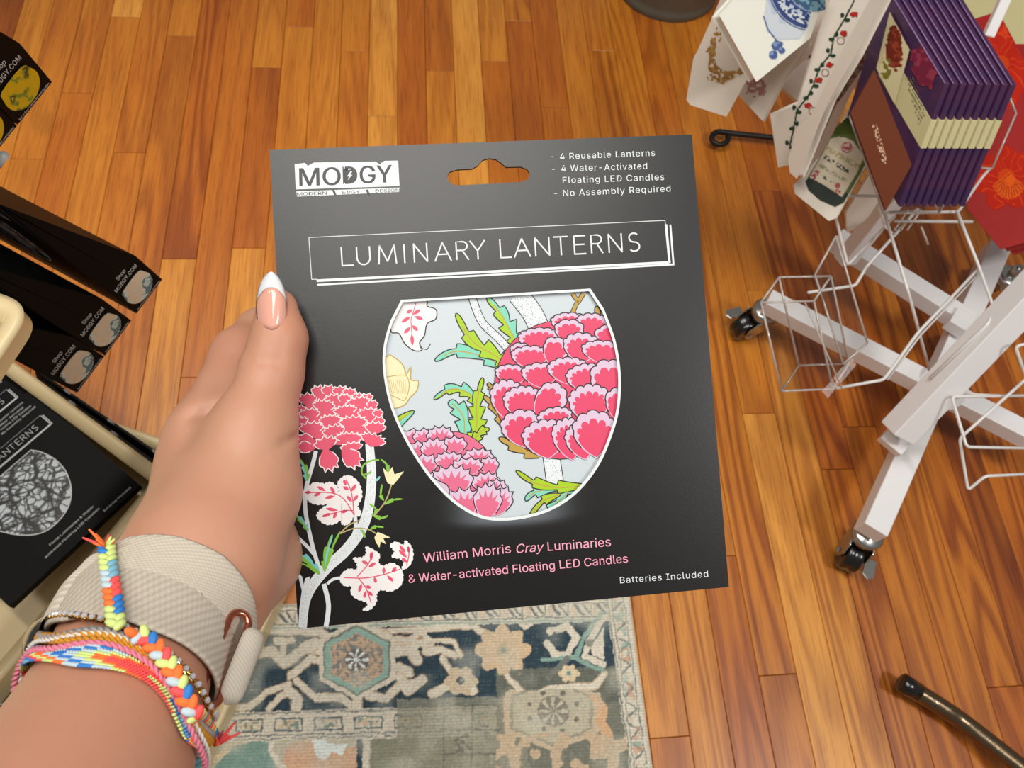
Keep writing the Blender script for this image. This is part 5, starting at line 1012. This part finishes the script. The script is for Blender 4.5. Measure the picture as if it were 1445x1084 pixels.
def wire(pts, z=ZW, r=0.0021, rad=0.006): return tube('wire_frame', rnd_path([P(x, y, zz if zz is not None else z) for x, y, zz in [(q+(None,))[:3] for q in pts]], rad), r, M_wire, rack, res=8)
wire([(1256, 277), (1172, 276), (1196, 374, 0.30), (1262, 306, 0.30)])
wire([(1248, 300), (1281, 410, .34), (1314, 532, 0.22)])
wire([(1312, 534, 0.26), (1394, 457, 0.33), (1403, 437, 0.335), (1382, 378, 0.335), (1350, 297, 0.37)])
wire([(1382, 378, .33), (1295, 470, .30), (1247, 536, 0.28), (1180, 548, 0.28)]); wire([(1383, 384, .32), (1298, 474, .29), (1252, 536, 0.27)], r=0.0014)
wire([(1140, 413, .31), (1207, 403, .30), (1223, 376, .30), (1296, 294, .36)])
wire([(1262, 312), (1372, 313)]); wire([(1255, 300), (1352, 299), (1386, 250), (1397, 238)]); wire([(1240, 290), (1248, 320, .34), (1262, 330, .33)], r=0.0014)
for k in range(3): wire([(1262+k*9, 325, .34), (1282+k*9, 296, .36)], r=0.0013)
wire([(1300, 320, .33), (1310, 345, .3)], r=0.0014)
wire([(1470, 558, .26), (1343, 560, .26), (1364, 631, .24), (1470, 633, .24)]); wire([(1470, 668, .20), (1390, 672, .20), (1366, 692, .18), (1354, 619, .22), (1470, 515, .30)]); wire([(1470, 480, .34), (1433, 489, .33), (1452, 545, .3)])
wire([(1345, 555, .24), (1470, 560, .25)], r=0.0012)
bm2('post', P(1394, 52, 0.45), P(1440, -50, 0.52), 0.014, 0.012)
# clear acrylic pockets
def acrylic():
    m = bpy.data.materials.new('acrylic'); m.use_nodes = True; nt = m.node_tree; N = nt.nodes; N.remove(N['Principled BSDF']); t = N.new('ShaderNodeBsdfTransparent'); t.inputs[0].default_value = (0.93, 0.925, 0.92, 1); g = N.new('ShaderNodeBsdfGlossy'); g.inputs['Roughness'].default_value = 0.03
    lw = N.new('ShaderNodeFresnel'); lw.inputs[0].default_value = 1.45; mx = N.new('ShaderNodeMixShader'); nt.links.new(lw.outputs[0], mx.inputs[0]); nt.links.new(t.outputs[0], mx.inputs[1]); nt.links.new(g.outputs[0], mx.inputs[2]); nt.links.new(mx.outputs[0], N['Material Output'].inputs[0]); return m
M_ac = acrylic(); M_ace = mat('acrylic_edge', (222, 214, 208), 0.15, coat=1.0, **{'Transmission Weight': 0.45})
def pocket(label, O, a, b, c, back=None):
    O, a, b, c = A_(O), A_(a)-A_(O), A_(b)-A_(O), A_(c)-A_(O); r = thing('acrylic_holder', label, 'holder', O)
    for q in ([O, O+a, O+a+b, O+b], [O, O+a, O+a+c, O+c], [O, O+b, O+b+c, O+c], [O+a, O+a+b, O+a+b+c, O+a+c], [O+b, O+a+b, O+a+b+c, O+b+c]): mk('panel', q, [(0, 1, 2, 3)], M_ac, r)
    E = [(O, O+a), (O+a, O+a+b), (O+a+b, O+b), (O+b, O), (O+c, O+a+c), (O+a+c, O+a+b+c), (O+a+b+c, O+b+c), (O+b+c, O+c), (O, O+c), (O+a, O+a+c), (O+b, O+b+c), (O+a+b, O+a+b+c)]
    for p, q in E: tube('edge', [p, q], 0.0013, M_ace, r, res=6)
    if back is not None:
        mk('back_plate', back, [(0, 1, 2, 3)], M_ac, r)
        for i in range(4): tube('edge', [back[i], back[(i+1) % 4]], 0.0013, M_ace, r, res=6)
    return r
h1 = pocket('empty clear acrylic pocket hanging over the left castor foot of the white rack', P(1103, 552, .33), P(1175, 549, .33), P(1127, 516, .335), P(1074, 427, .40), [P(1150, 388, .41), P(1180, 333, .43), P(1224, 484, .36), P(1190, 514, .35)])
mk('hook_strip', [P(1160, 552, .33), P(1200, 504, .35), P(1209, 515, .35), P(1168, 562, .33)], [(0, 1, 2, 3)], M_ac, h1)
tube('edge', [P(1135, 425, .40), P(1188, 548, .34)], 0.0010, M_ace, h1, res=6)
h2 = pocket('clear acrylic pocket full of purple packets with cream bands', P(1246, 300, .40), P(1325, 301, .40), P(1285, 233, .41), P(1199, 165, .49), [P(1422, 130, .50), P(1434, 160, .49), P(1400, 238, .45), P(1372, 236, .44)])
# nine purple packets
M_pur = mat('purple_card', (58, 34, 76), 0.4, noise=(60, 0.5, (92, 40, 70)), coat=0.2); M_band = mat('cream_band', (206, 198, 150), 0.5)
K0 = P(1333.5, 118, .555); Lv = P(1262.7, 0, .575)-K0; Lv *= 1.15; Sv = P(1268, 292, .43)-K0; Tv = (P(1427.4, 119.6, .555)-K0)/8.0
rootp = thing('gift_packet', 'purple gift packet at the front of the acrylic pocket, maroon flower on its face', 'packet', K0+Sv, group='purple packets in the acrylic pocket')
def packet(r):
    sh = 1.0; th = Tv*0.62
    box('packet_body', K0, Lv, Sv, th, M_pur, r, bevel=0.0006)
    e = 0.0005; n1 = _n(np.cross(Lv, Sv)); n1 = n1 if n1@Tv < 0 else -n1; lo = _n(Lv)
    o = K0+Sv*0.275-lo*e; tt = th*1.04; V, Fc = box_vf(o+n1*e, Lv*0.78, Sv*0.225, tt-n1*e*2, 0); V = list(V); V[0] = V[0]+Sv*0.0; mk('paper_band', V, Fc, M_band, r)
    tube('foil_edge', [K0, K0+Lv], 0.0007, mat('lilac_edge', (150, 118, 168), 0.4), r, res=5) if 'lilac_edge' not in bpy.data.materials else tube('foil_edge', [K0, K0+Lv], 0.0007, bpy.data.materials['lilac_edge'], r, res=5)
packet(rootp)
ordn = ['second', 'third', 'fourth', 'fifth', 'sixth', 'seventh', 'eighth', 'ninth']
for k, w_ in enumerate(ordn):
    m_ = rootp.matrix_basis.copy(); m_.translation = m_.translation+Vector(Tv*(k+1)); dup(rootp, m_, 'purple gift packet with cream band, %s from the left in the acrylic pocket' % w_)
def plane(p0, p1, p2):
    p0, p1, p2 = A_(p0), A_(p1), A_(p2); n = _n(np.cross(p1-p0, p2-p0)); n = n if n@(CAM-p0) > 0 else -n
    return lambda x, y, off=0.0: CAM+_n(D(x, y, 1)-CAM)*(((p0+n*off-CAM)@n)/(_n(D(x, y, 1)-CAM)@n)), n
def slab(name, pl, pts, th, m, parent=None, bevel=None):
    hit, n = pl; A1 = [hit(*p) for p in pts]; B1 = [p-n*th for p in A1]; k = len(pts)
    return mk(name, A1+B1, [tuple(range(k)), tuple(range(2*k-1, k-1, -1))]+[(i, (i+1) % k, k+(i+1) % k, k+i) for i in range(k)], m, parent, bevel=bevel)
def decal(name, pl, bb, fn, parent, step=1.1, off=0.0004, rough=0.8):
    """flat print on a plane: fn(x, y) -> (rgb array, mask)"""
    hit, n = pl; xs = np.arange(bb[0], bb[2], step); ys = np.arange(bb[1], bb[3], step); X, Y = np.meshgrid(xs, ys, indexing='ij'); rgb, mk_ = fn(X, Y); idx = -np.ones(X.shape, int); V = []; C = []
    keep = mk_.copy(); keep[1:] |= mk_[:-1]; keep[:, 1:] |= mk_[:, :-1]; keep[1:, 1:] |= mk_[:-1, :-1]
    for i, j in zip(*np.nonzero(keep)): idx[i, j] = len(V); V.append(hit(X[i, j], Y[i, j], off)); C.append(rgb[i, j])
    Fc = [(idx[i, j], idx[i+1, j], idx[i+1, j+1], idx[i, j+1]) for i, j in zip(*np.nonzero(mk_)) if i+1 < len(xs) and j+1 < len(ys) and min(idx[i+1, j], idx[i+1, j+1], idx[i, j+1]) >= 0]
    o = mk(name, V, Fc, mat('print_'+name, vcol=True, rough=rough, spec=0.2), parent); setcol(o, C); return o
full = lambda x: np.ones(np.shape(x)+(3,))
# picture label tucked in front of the first packet, and the brown packet in the pocket
PLf = plane(K0-_n(Tv)*0.003, K0+Lv-_n(Tv)*0.003, K0+Sv-_n(Tv)*0.003)
def f_label(x, y):
    rgb = full(x)*A_((214, 204, 160)); m = inpoly(x, y, [(1255, 16), (1283, 70), (1277, 92), (1262, 148), (1236, 96)])
    fl = (np.hypot((x-1262)/13, (y-70)/34) < 0.75+0.35*vnoise(x, y, 4, 31)); rgb[fl] = (112, 40, 26); rgb[fl & (vnoise(x, y, 3, 32) > 0.6)] = (150, 62, 40); g = (np.hypot((x-1250)/9, (y-96)/18) < 0.9) & (vnoise(x, y, 4, 33) > 0.4); rgb[g] = (122, 116, 44); return rgb, m
decal('picture_label', PLf, (1234, 14, 1286, 150), f_label, rootp, off=0.001)
PLn = plane(K0, K0+Lv, K0+Sv)
def f_txt(x, y):
    rgb = full(x)*A_((120, 112, 78)); u = (x-1283)*0.5+(y-120)*0.86; v = (x-1283)*0.86-(y-120)*0.5; m = (inpoly(x, y, [(1277, 110), (1288, 108), (1306, 160), (1296, 176)])) & ((v % 4.2) < 1.4) & (vnoise(u*3, v, 3, 34) > 0.35); return rgb, m
decal('band_text', PLn, (1270, 100, 1310, 190), f_txt, rootp, off=0.0012)
def f_fl(x, y):
    rgb = full(x)*A_((120, 36, 62)); c = vnoise(x, y, 6, 35); rgb[c > 0.62] = (150, 54, 78); return rgb, (np.hypot((x-1303)/22, (y-90)/42) < 0.5+0.6*vnoise(x, y, 9, 36)) & inpoly(x, y, [(1268, 12), (1331, 117), (1318, 158), (1282, 92), (1286, 70)])
decal('flower_print', PLn, (1266, 10, 1334, 160), f_fl, rootp, off=0.0010)
PB = plane(P(1215, 142, .515), P(1236, 95, .54), P(1287, 234, .475)); br = slab('brown_packet', PB, [(1201, 160), (1234, 100), (1286, 233), (1250, 296)], 0.004, mat('brown_card', (104, 50, 28), 0.65, spec=0.15), bevel=0.0005); tag(br, 'brown packet with small lettering behind the left side of the purple packets', 'packet')
def f_br(x, y):
    rgb = full(x)*A_((196, 160, 130)); d = segd(x, y, (1234, 178), (1248, 228)); return rgb, (d < 3.6) & (vnoise(x*1.2, y, 2.2, 37) > 0.55)
decal('lettering', PB, (1225, 165, 1256, 240), f_br, br)
# red cards with an orange bloom
M_red = mat('red_card', (158, 16, 12), 0.6, spec=0.3)
for k, (dx, dy) in enumerate(((0, 0), (10, 3), (19, 8), (32, 2), (44, 12))):
    PR = plane(P(1372, 300, .27-.012*k), P(1450, 110, .37-.012*k), P(1410, 350, .26-.012*k)); o = slab('greeting_card', PR, [(1330+dx, 40+dy), (1409+dx, 16+dy), (1470+dx, 130+dy), (1490+dx, 330+dy), (1412+dx, 352+dy), (1366+dx, 296+dy)] if k == 0 else [(1380+dx, 60+dy), (1450+dx, 60+dy), (1495+dx, 330+dy), (1412+dx, 352+dy), (1366+dx, 296+dy)], 0.0012, M_red)
    tag(o, ['front red greeting card printed with an orange flower', 'red greeting card right behind the orange flower card', 'red greeting card third in the stack at the right edge', 'red greeting card fourth in the stack at the right edge', 'rearmost red greeting card of the stack at the right edge'][k], 'card', 'red cards at the right edge')
    if k == 0: PR0, red0 = PR, o
def f_poppy(x, y):
    rgb = full(x)*A_((186, 34, 12)); m = np.zeros(x.shape, bool)
    for cx, cy, R, n, ph in ((1412, 90, 62, 6, 0.3), (1420, 250, 46, 7, 0.9)):
        an = np.arctan2(y-cy, x-cx); rd = np.hypot(x-cx, y-cy); a = rd < R*(0.72+0.25*np.abs(np.sin(an*n/2+ph))+0.12*vnoise(x, y, 9, 38)); m |= a; l = a & ((np.abs(np.sin(an*n+vnoise(x, y, 12, 39)*4)) < 0.22)); rgb[l] = (208, 62, 20)
        c = rd < 12; rgb[c] = (206, 64, 10)
    for k in range(11):
        a0 = 0.6+k*0.2; d = segd(x, y, (1424, 246), (1424+24*math.cos(a0), 246+30*math.sin(a0)*1.1)); b = (d < 2.4); m |= b; rgb[b] = (226, 92, 20); rgb[(d < 0.7)] = (160, 40, 10)
    return rgb, m & inpoly(x, y, [(1332, 42), (1408, 18), (1468, 130), (1488, 328), (1413, 350), (1368, 295)])
decal('flower_print', PR0, (1330, 16, 1480, 352), f_poppy, red0)
PC = plane(P(1400, 20, .30), P(1445, 110, .28), P(1440, -20, .34)); o = slab('paper_sheet', PC, [(1340, -40), (1500, -40), (1500, 210), (1450, 114), (1408, 16), (1393, 40), (1362, 20)], 0.001, mat('cream_paper', (206, 200, 150), 0.7)); tag(o, 'plain pale cream sheet behind the red cards in the top right corner', 'paper')
for x in (1370, 1415, 1455):
    pass
# tea towels
M_tow = mat('cotton', (226, 218, 206), 0.9, spec=0.1, bump=(500, 0.4, 0.0006)); M_tow2 = mat('white_cotton', (236, 236, 226), 0.9, spec=0.1, bump=(500, 0.3, 0.0005))
def towel(label, plp, pts, m=M_tow, th=0.007, fn=None, bb=None, nm='printed_motif'):
    pl = plane(*[P(*p) for p in plp]); o = slab('tea_towel', pl, pts, th, m, bevel=0.0022); tag(o, label, 'towel', 'folded printed tea towels on the rack')
    if fn: decal(nm, pl, bb, fn, o)
    return o
def f_wreath(x, y):
    rgb = full(x)*A_((176, 138, 76)); rgb[vnoise(x, y, 2.5, 41) > 0.55] = (150, 112, 58); d = polyd(x, y, [(1040, -5), (1022, 22), (1012, 50), (1003, 72), (1006, 95), (1022, 108), (1040, 104), (1055, 90)]); k = polyd(x, y, [(1002, 108), (1020, 114)])
    return rgb, ((d < 3.0+4.5*vnoise(x, y, 5, 42)) | (k < 5)) & (vnoise(x, y, 3, 43) > 0.38)
towel('white tea towel with a gold leaf wreath hanging at the far left of the towels', ((971, 142, .40), (1025, 162, .40), (1000, 20, .50)), [(1032, -30), (985, 76), (981, 82), (971, 140), (975, 146), (1024, 162), (1060, 96), (1110, -30)], fn=f_wreath, bb=(985, -10, 1062, 130))
towel('small cream tea towel corner with a faint pink print below the blue bowl towel', ((1042, 130, .40), (1076, 166, .40), (1100, 60, .46)), [(1050, 92), (1043, 132), (1076, 167), (1104, 112), (1140, 60), (1090, 40)], fn=lambda x, y: (full(x)*A_((178, 134, 138)), (np.hypot(x-1066, y-124) < 15) & (vnoise(x, y, 4, 44) > 0.5)), bb=(1045, 100, 1090, 145))
towel('shaded cream tea towel edge between the blue bowl towel and the holly one', ((1085, 150, .36), (1128, 138, .36), (1120, 40, .42)), [(1083, 150), (1104, 120), (1126, 140), (1160, 40), (1120, 30), (1090, 90)])
def f_bowl(x, y):
    rgb = full(x)*A_((186, 200, 216)); m = np.zeros(x.shape, bool); u = (x-1128)*0.75-(y-0)*0.66; v = (x-1128)*0.66+(y-0)*0.75
    bw = inpoly(x, y, [(1082, -10), (1078, 22), (1082, 44), (1100, 56), (1128, 54), (1140, 36), (1150, -10)]); m |= bw; rgb[bw & (vnoise(x, y, 14, 45) > 0.5)] = (206, 214, 222)
    r = np.hypot(x-1150, y+22); b = bw & (r > 58) & (r < 64); rgb[b] = (58, 76, 128); b = bw & (r > 40) & (r < 58) & (vnoise(x, y, 3, 46) > 0.52); rgb[b] = (52, 70, 124); b = bw & ((np.abs(r-40) < 1.2) | (np.abs(r-66) < 0.9)); rgb[b] = (70, 88, 136)
    b = (r < 38) & (y < 25) & (x > 1110); rgb[b] = (64, 92, 124); m |= b; rgb[b & (vnoise(x, y, 4, 47) > 0.55)] = (120, 160, 176)
    for cx, cy, R in ((1096, 64, 7.5), (1103, 71, 5), (1091, 77, 6.5), (1101, 62, 4)): b = np.hypot(x-cx, y-cy) < R; rgb[b] = (78, 98, 148); rgb[b & (np.hypot(x-cx+2, y-cy+2) < R*0.45)] = (130, 156, 190); m |= b
    d = polyd(x, y, [(1077, 22), (1084, 42), (1095, 56)]) < 1.0; rgb[d] = (84, 104, 150); m |= d
    return rgb, m & inpoly(x, y, [(1020, 22), (1067, 110), (1142, 50), (1200, -20), (1060, -30)])
towel('bright white tea towel with a blue and white fruit bowl, its corner pointing down', ((1018, 22, .56), (1068, 112, .50), (1180, 0, .53)), [(1060, -25), (1018, 22), (1068, 112), (1142, 52), (1160, 0), (1185, -30)], M_tow2, 0.012, f_bowl, (1070, -12, 1165, 92))
for k, (dx, cl) in enumerate(((0, 0), (9, 1))):
    towel(['cream tea towel with a folded edge right of the blue bowl towel', 'dull cream tea towel tucked between the blue bowl and holly towels'][k], ((1108+dx, 110, .40-.03*k), (1128+dx, 86, .42-.03*k), (1186+dx, -10, .50-.03*k)), [(1104+dx, 108), (1126+dx, 92+6*k), (1160+dx, 60), (1196+dx, -20), (1170+dx, -20), (1138+dx, 55)], th=0.006,
          fn=(lambda x, y: (full(x)*A_((44, 50, 104)), polyd(x, y, [(1143, 78), (1160, 40), (1172, 20)]) < 4)) if k else None, bb=(1130, 10, 1180, 90))
def f_holly(x, y):
    rgb = full(x)*A_((40, 66, 46)); L_ = [(1205, 0), (1192, 25), (1176, 52), (1172, 75), (1156, 95), (1148, 118), (1140, 135), (1124, 155), (1120, 178), (1114, 205)]; m = polyd(x, y, L_) < 1.1
    for i, (cx, cy) in enumerate(L_[1:]):
        b = (np.hypot((x-cx-3*(-1)**i)/4.2, (y-cy-3)/2.8) < 1) | (np.hypot((x-cx+4*(-1)**i)/2.8, (y-cy+4)/3.6) < 1); m |= b
    for cx, cy in ((1190, 47), (1170, 91), (1155, 113), (1140, 149), (1205, 20)): b = np.hypot((x-cx)/5.5, (y-cy)/4.2) < 0.7+0.5*vnoise(x, y, 3, 48); rgb[b] = (178, 44, 36); m |= b
    for cx, cy in ((1186, 57), (1164, 102), (1146, 156)): b = (np.abs(np.hypot(x-cx, y-cy)-5) < 0.8); rgb[b] = (200, 160, 150); m |= b
    return rgb, m & inpoly(x, y, [(1093, 168), (1176, -15), (1235, -15), (1125, 215), (1115, 232)])
towel('long white tea towel with a holly vine and red flowers', ((1101, 235, .36), (1120, 228, .37), (1200, 0, .56)), [(1180, -20), (1128, 148), (1090, 165), (1100, 234), (1118, 230), (1142, 175), (1196, 68), (1236, -20)], th=0.008, fn=f_holly, bb=(1095, -15, 1225, 232))
towel('thick cream folded tea towel in front of the holly one', ((1115, 230, .40), (1126, 248, .40), (1240, 0, .60)), [(1240, -20), (1196, 62), (1146, 164), (1126, 182), (1114, 226), (1116, 242), (1124, 249), (1134, 226), (1168, 140), (1205, 78), (1254, -20)], th=0.012)
def f_dark(x, y):
    rgb = full(x)*A_((112, 102, 84)); rgb[vnoise(x*0.7+y*0.3, y-x, 5, 49) > 0.55] = (156, 140, 128); rgb[y-(1300-x)*0.9 < -8] = (84, 88, 48); rgb[vnoise(x, y, 4, 50) > 0.74] = (128, 76, 78); return rgb, inpoly(x, y, [(1250, 20), (1200, 92), (1150, 168), (1131, 222), (1158, 196), (1178, 150), (1250, 50)])
towel('tea towel with a muddy green and pink print squeezed behind the bottle towel', ((1128, 226, .36), (1158, 200, .37), (1250, 20, .52)), [(1262, -20), (1205, 70), (1168, 138), (1128, 228), (1138, 242), (1166, 208), (1196, 140), (1236, 60), (1270, -20)], th=0.006, fn=f_dark, bb=(1125, 20, 1255, 230))
def f_bottle(x, y):
    rgb = full(x)*A_((92, 104, 58)); m = inpoly(x, y, [(1195, 165), (1180, 178), (1168, 200), (1150, 232), (1136, 256), (1140, 268), (1156, 282), (1178, 292), (1190, 286), (1226, 222), (1232, 190), (1214, 150)]); rgb[m & (y > 236+(x-1136)*0.62)] = (52, 60, 56); rgb[m & (y < 190)] = (74, 88, 36)
    lb = inpoly(x, y, [(1172, 196), (1182, 193), (1192, 194), (1204, 199), (1219, 222), (1208, 246), (1188, 278), (1164, 262), (1142, 250), (1158, 222)]); rgb[lb] = (208, 198, 176); m |= lb
    c = np.hypot(x-1195, y-208); rgb[(c < 8)] = (168, 78, 92); rgb[(c < 7) & (vnoise(x, y, 2.4, 51) > 0.55)] = (210, 180, 170)
    for (a, b, w, cc) in (((1168, 210), (1210, 234), 3.6, (176, 164, 122)), ((1165, 222), (1196, 242), 3.0, (74, 76, 70)), ((1158, 234), (1192, 254), 2.6, (150, 144, 120)), ((1162, 250), (1175, 257), 2.0, (96, 96, 84)), ((1152, 258), (1176, 272), 4, (196, 172, 138))):
        d = segd(x, y, a, b); rgb[lb & (d < w) & (vnoise(x*1.0, y, 2.0, 52) > 0.40)] = cc
    for cx, cy in ((1153, 244), (1182, 262), (1148, 250), (1183, 270)): rgb[lb & (np.hypot(x-cx, y-cy) < 4) & (vnoise(x, y, 2, 53) > 0.4)] = (178, 84, 96)
    return rgb, m
towel('white tea towel printed with a green bottle and its label, hanging lowest', ((1122, 266, .36), (1172, 309, .36), (1240, 120, .48)), [(1300, 0), (1248, 60), (1205, 145), (1166, 214), (1122, 262), (1124, 272), (1170, 309), (1178, 306), (1230, 215), (1300, 90)], th=0.008, fn=f_bottle, bb=(1130, 145, 1236, 296))
for k in range(3): towel(['tall cream tea towel fold standing below the bottle towel', 'cream tea towel fold behind the white wire frame corner', 'narrow cream tea towel fold nearest the white post'][k], ((1200+k*10, 312-k*2, .25), (1208+k*10, 312-k*2, .25), (1240+k*8, 240, .33)), [(1196+k*11, 300-k*3), (1197+k*11, 326-k*8), (1205+k*10, 322-k*9), (1262+k*8, 225), (1255+k*8, 205)], th=0.006)

# ------------------------------------------------------------------ odds and ends on the floor
M_iron = mat('wrought_iron', (26, 24, 24), 0.5, 0.3)
o = tube('iron_scroll', [P(1160, 203, .02), P(1098, 195, .02), P(1040, 189, .02)]+[P(1014+11*math.cos(a)*1.05+2, 195+9*math.sin(a), .02) for a in np.linspace(-1.2, -6.6, 20)], 0.0058, M_iron, None, res=8); tag(o, 'black wrought iron stand foot ending in a curl, lying below the tea towels', 'stand')
pr_ = spl([P(1276, 965, .03), P(1330, 999, .028), P(1372, 1029, .028), P(1500, 1130, .06)], 8); r = thing('chair_leg', 'dark metal tube leg with black rubber cap reaching in at the lower right', 'furniture', P(1276, 965, 0.0))
tube('leg_tube', pr_, 0.0125, mat('gunmetal', (130, 114, 92), 0.28, 1.0, bump=(120, 0.5, 0.001)), r, res=16); d_ = _n(pr_[1]-pr_[0]); tube('rubber_cap', [pr_[0]-d_*0.006, pr_[0]-d_*0.004, pr_[0]+d_*0.022], [0.011, 0.0138, 0.0138], M_blackpl, r, res=16)
def bucket():
    g = [P(878, 0, 0), P(1010, 0, 0), P(945, 33, 0)]; (ax_, ay), (bx, by), (cx, cy) = [q[:2] for q in g]; d = 2*(ax_*(by-cy)+bx*(cy-ay)+cx*(ay-by)); ux = ((ax_**2+ay**2)*(by-cy)+(bx**2+by**2)*(cy-ay)+(cx**2+cy**2)*(ay-by))/d; uy = ((ax_**2+ay**2)*(cx-bx)+(bx**2+by**2)*(ax_-cx)+(cx**2+cy**2)*(bx-ax_))/d; R = math.hypot(ax_-ux, ay-uy)
    r = thing('bucket', 'grey galvanised metal bucket at the top edge of the floor', 'bucket', (ux, uy, 0)); m = mat('galvanised', (104, 105, 96), 0.5, 0.25, noise=(16, 0.6, (84, 85, 78)))
    prof = [(R*0.97, 0.0), (R, 0.004), (R, 0.016), (R*0.975, 0.021), (R*0.985, 0.03), (R*1.22, 0.24), (R*1.25, 0.245), (R*1.22, 0.25), (R*1.20, 0.24), (R*0.95, 0.02)]; n = 48; V = [(ux+q*math.cos(2*math.pi*k/n), uy+q*math.sin(2*math.pi*k/n), z) for q, z in prof for k in range(n)]
    Fc = [(j*n+k, j*n+(k+1) % n, (j+1)*n+(k+1) % n, (j+1)*n+k) for j in range(len(prof)-1) for k in range(n)]+[tuple(range(n))]; mk('bucket_body', V, Fc, m, r, smooth=True)
    for s_ in (1, -1): tube('handle_ear', [(ux+s_*R*1.23, uy-0.02, 0.22), (ux+s_*(R*1.23+0.02), uy, 0.22), (ux+s_*R*1.23, uy+0.02, 0.22)], 0.004, m, r)
bucket()
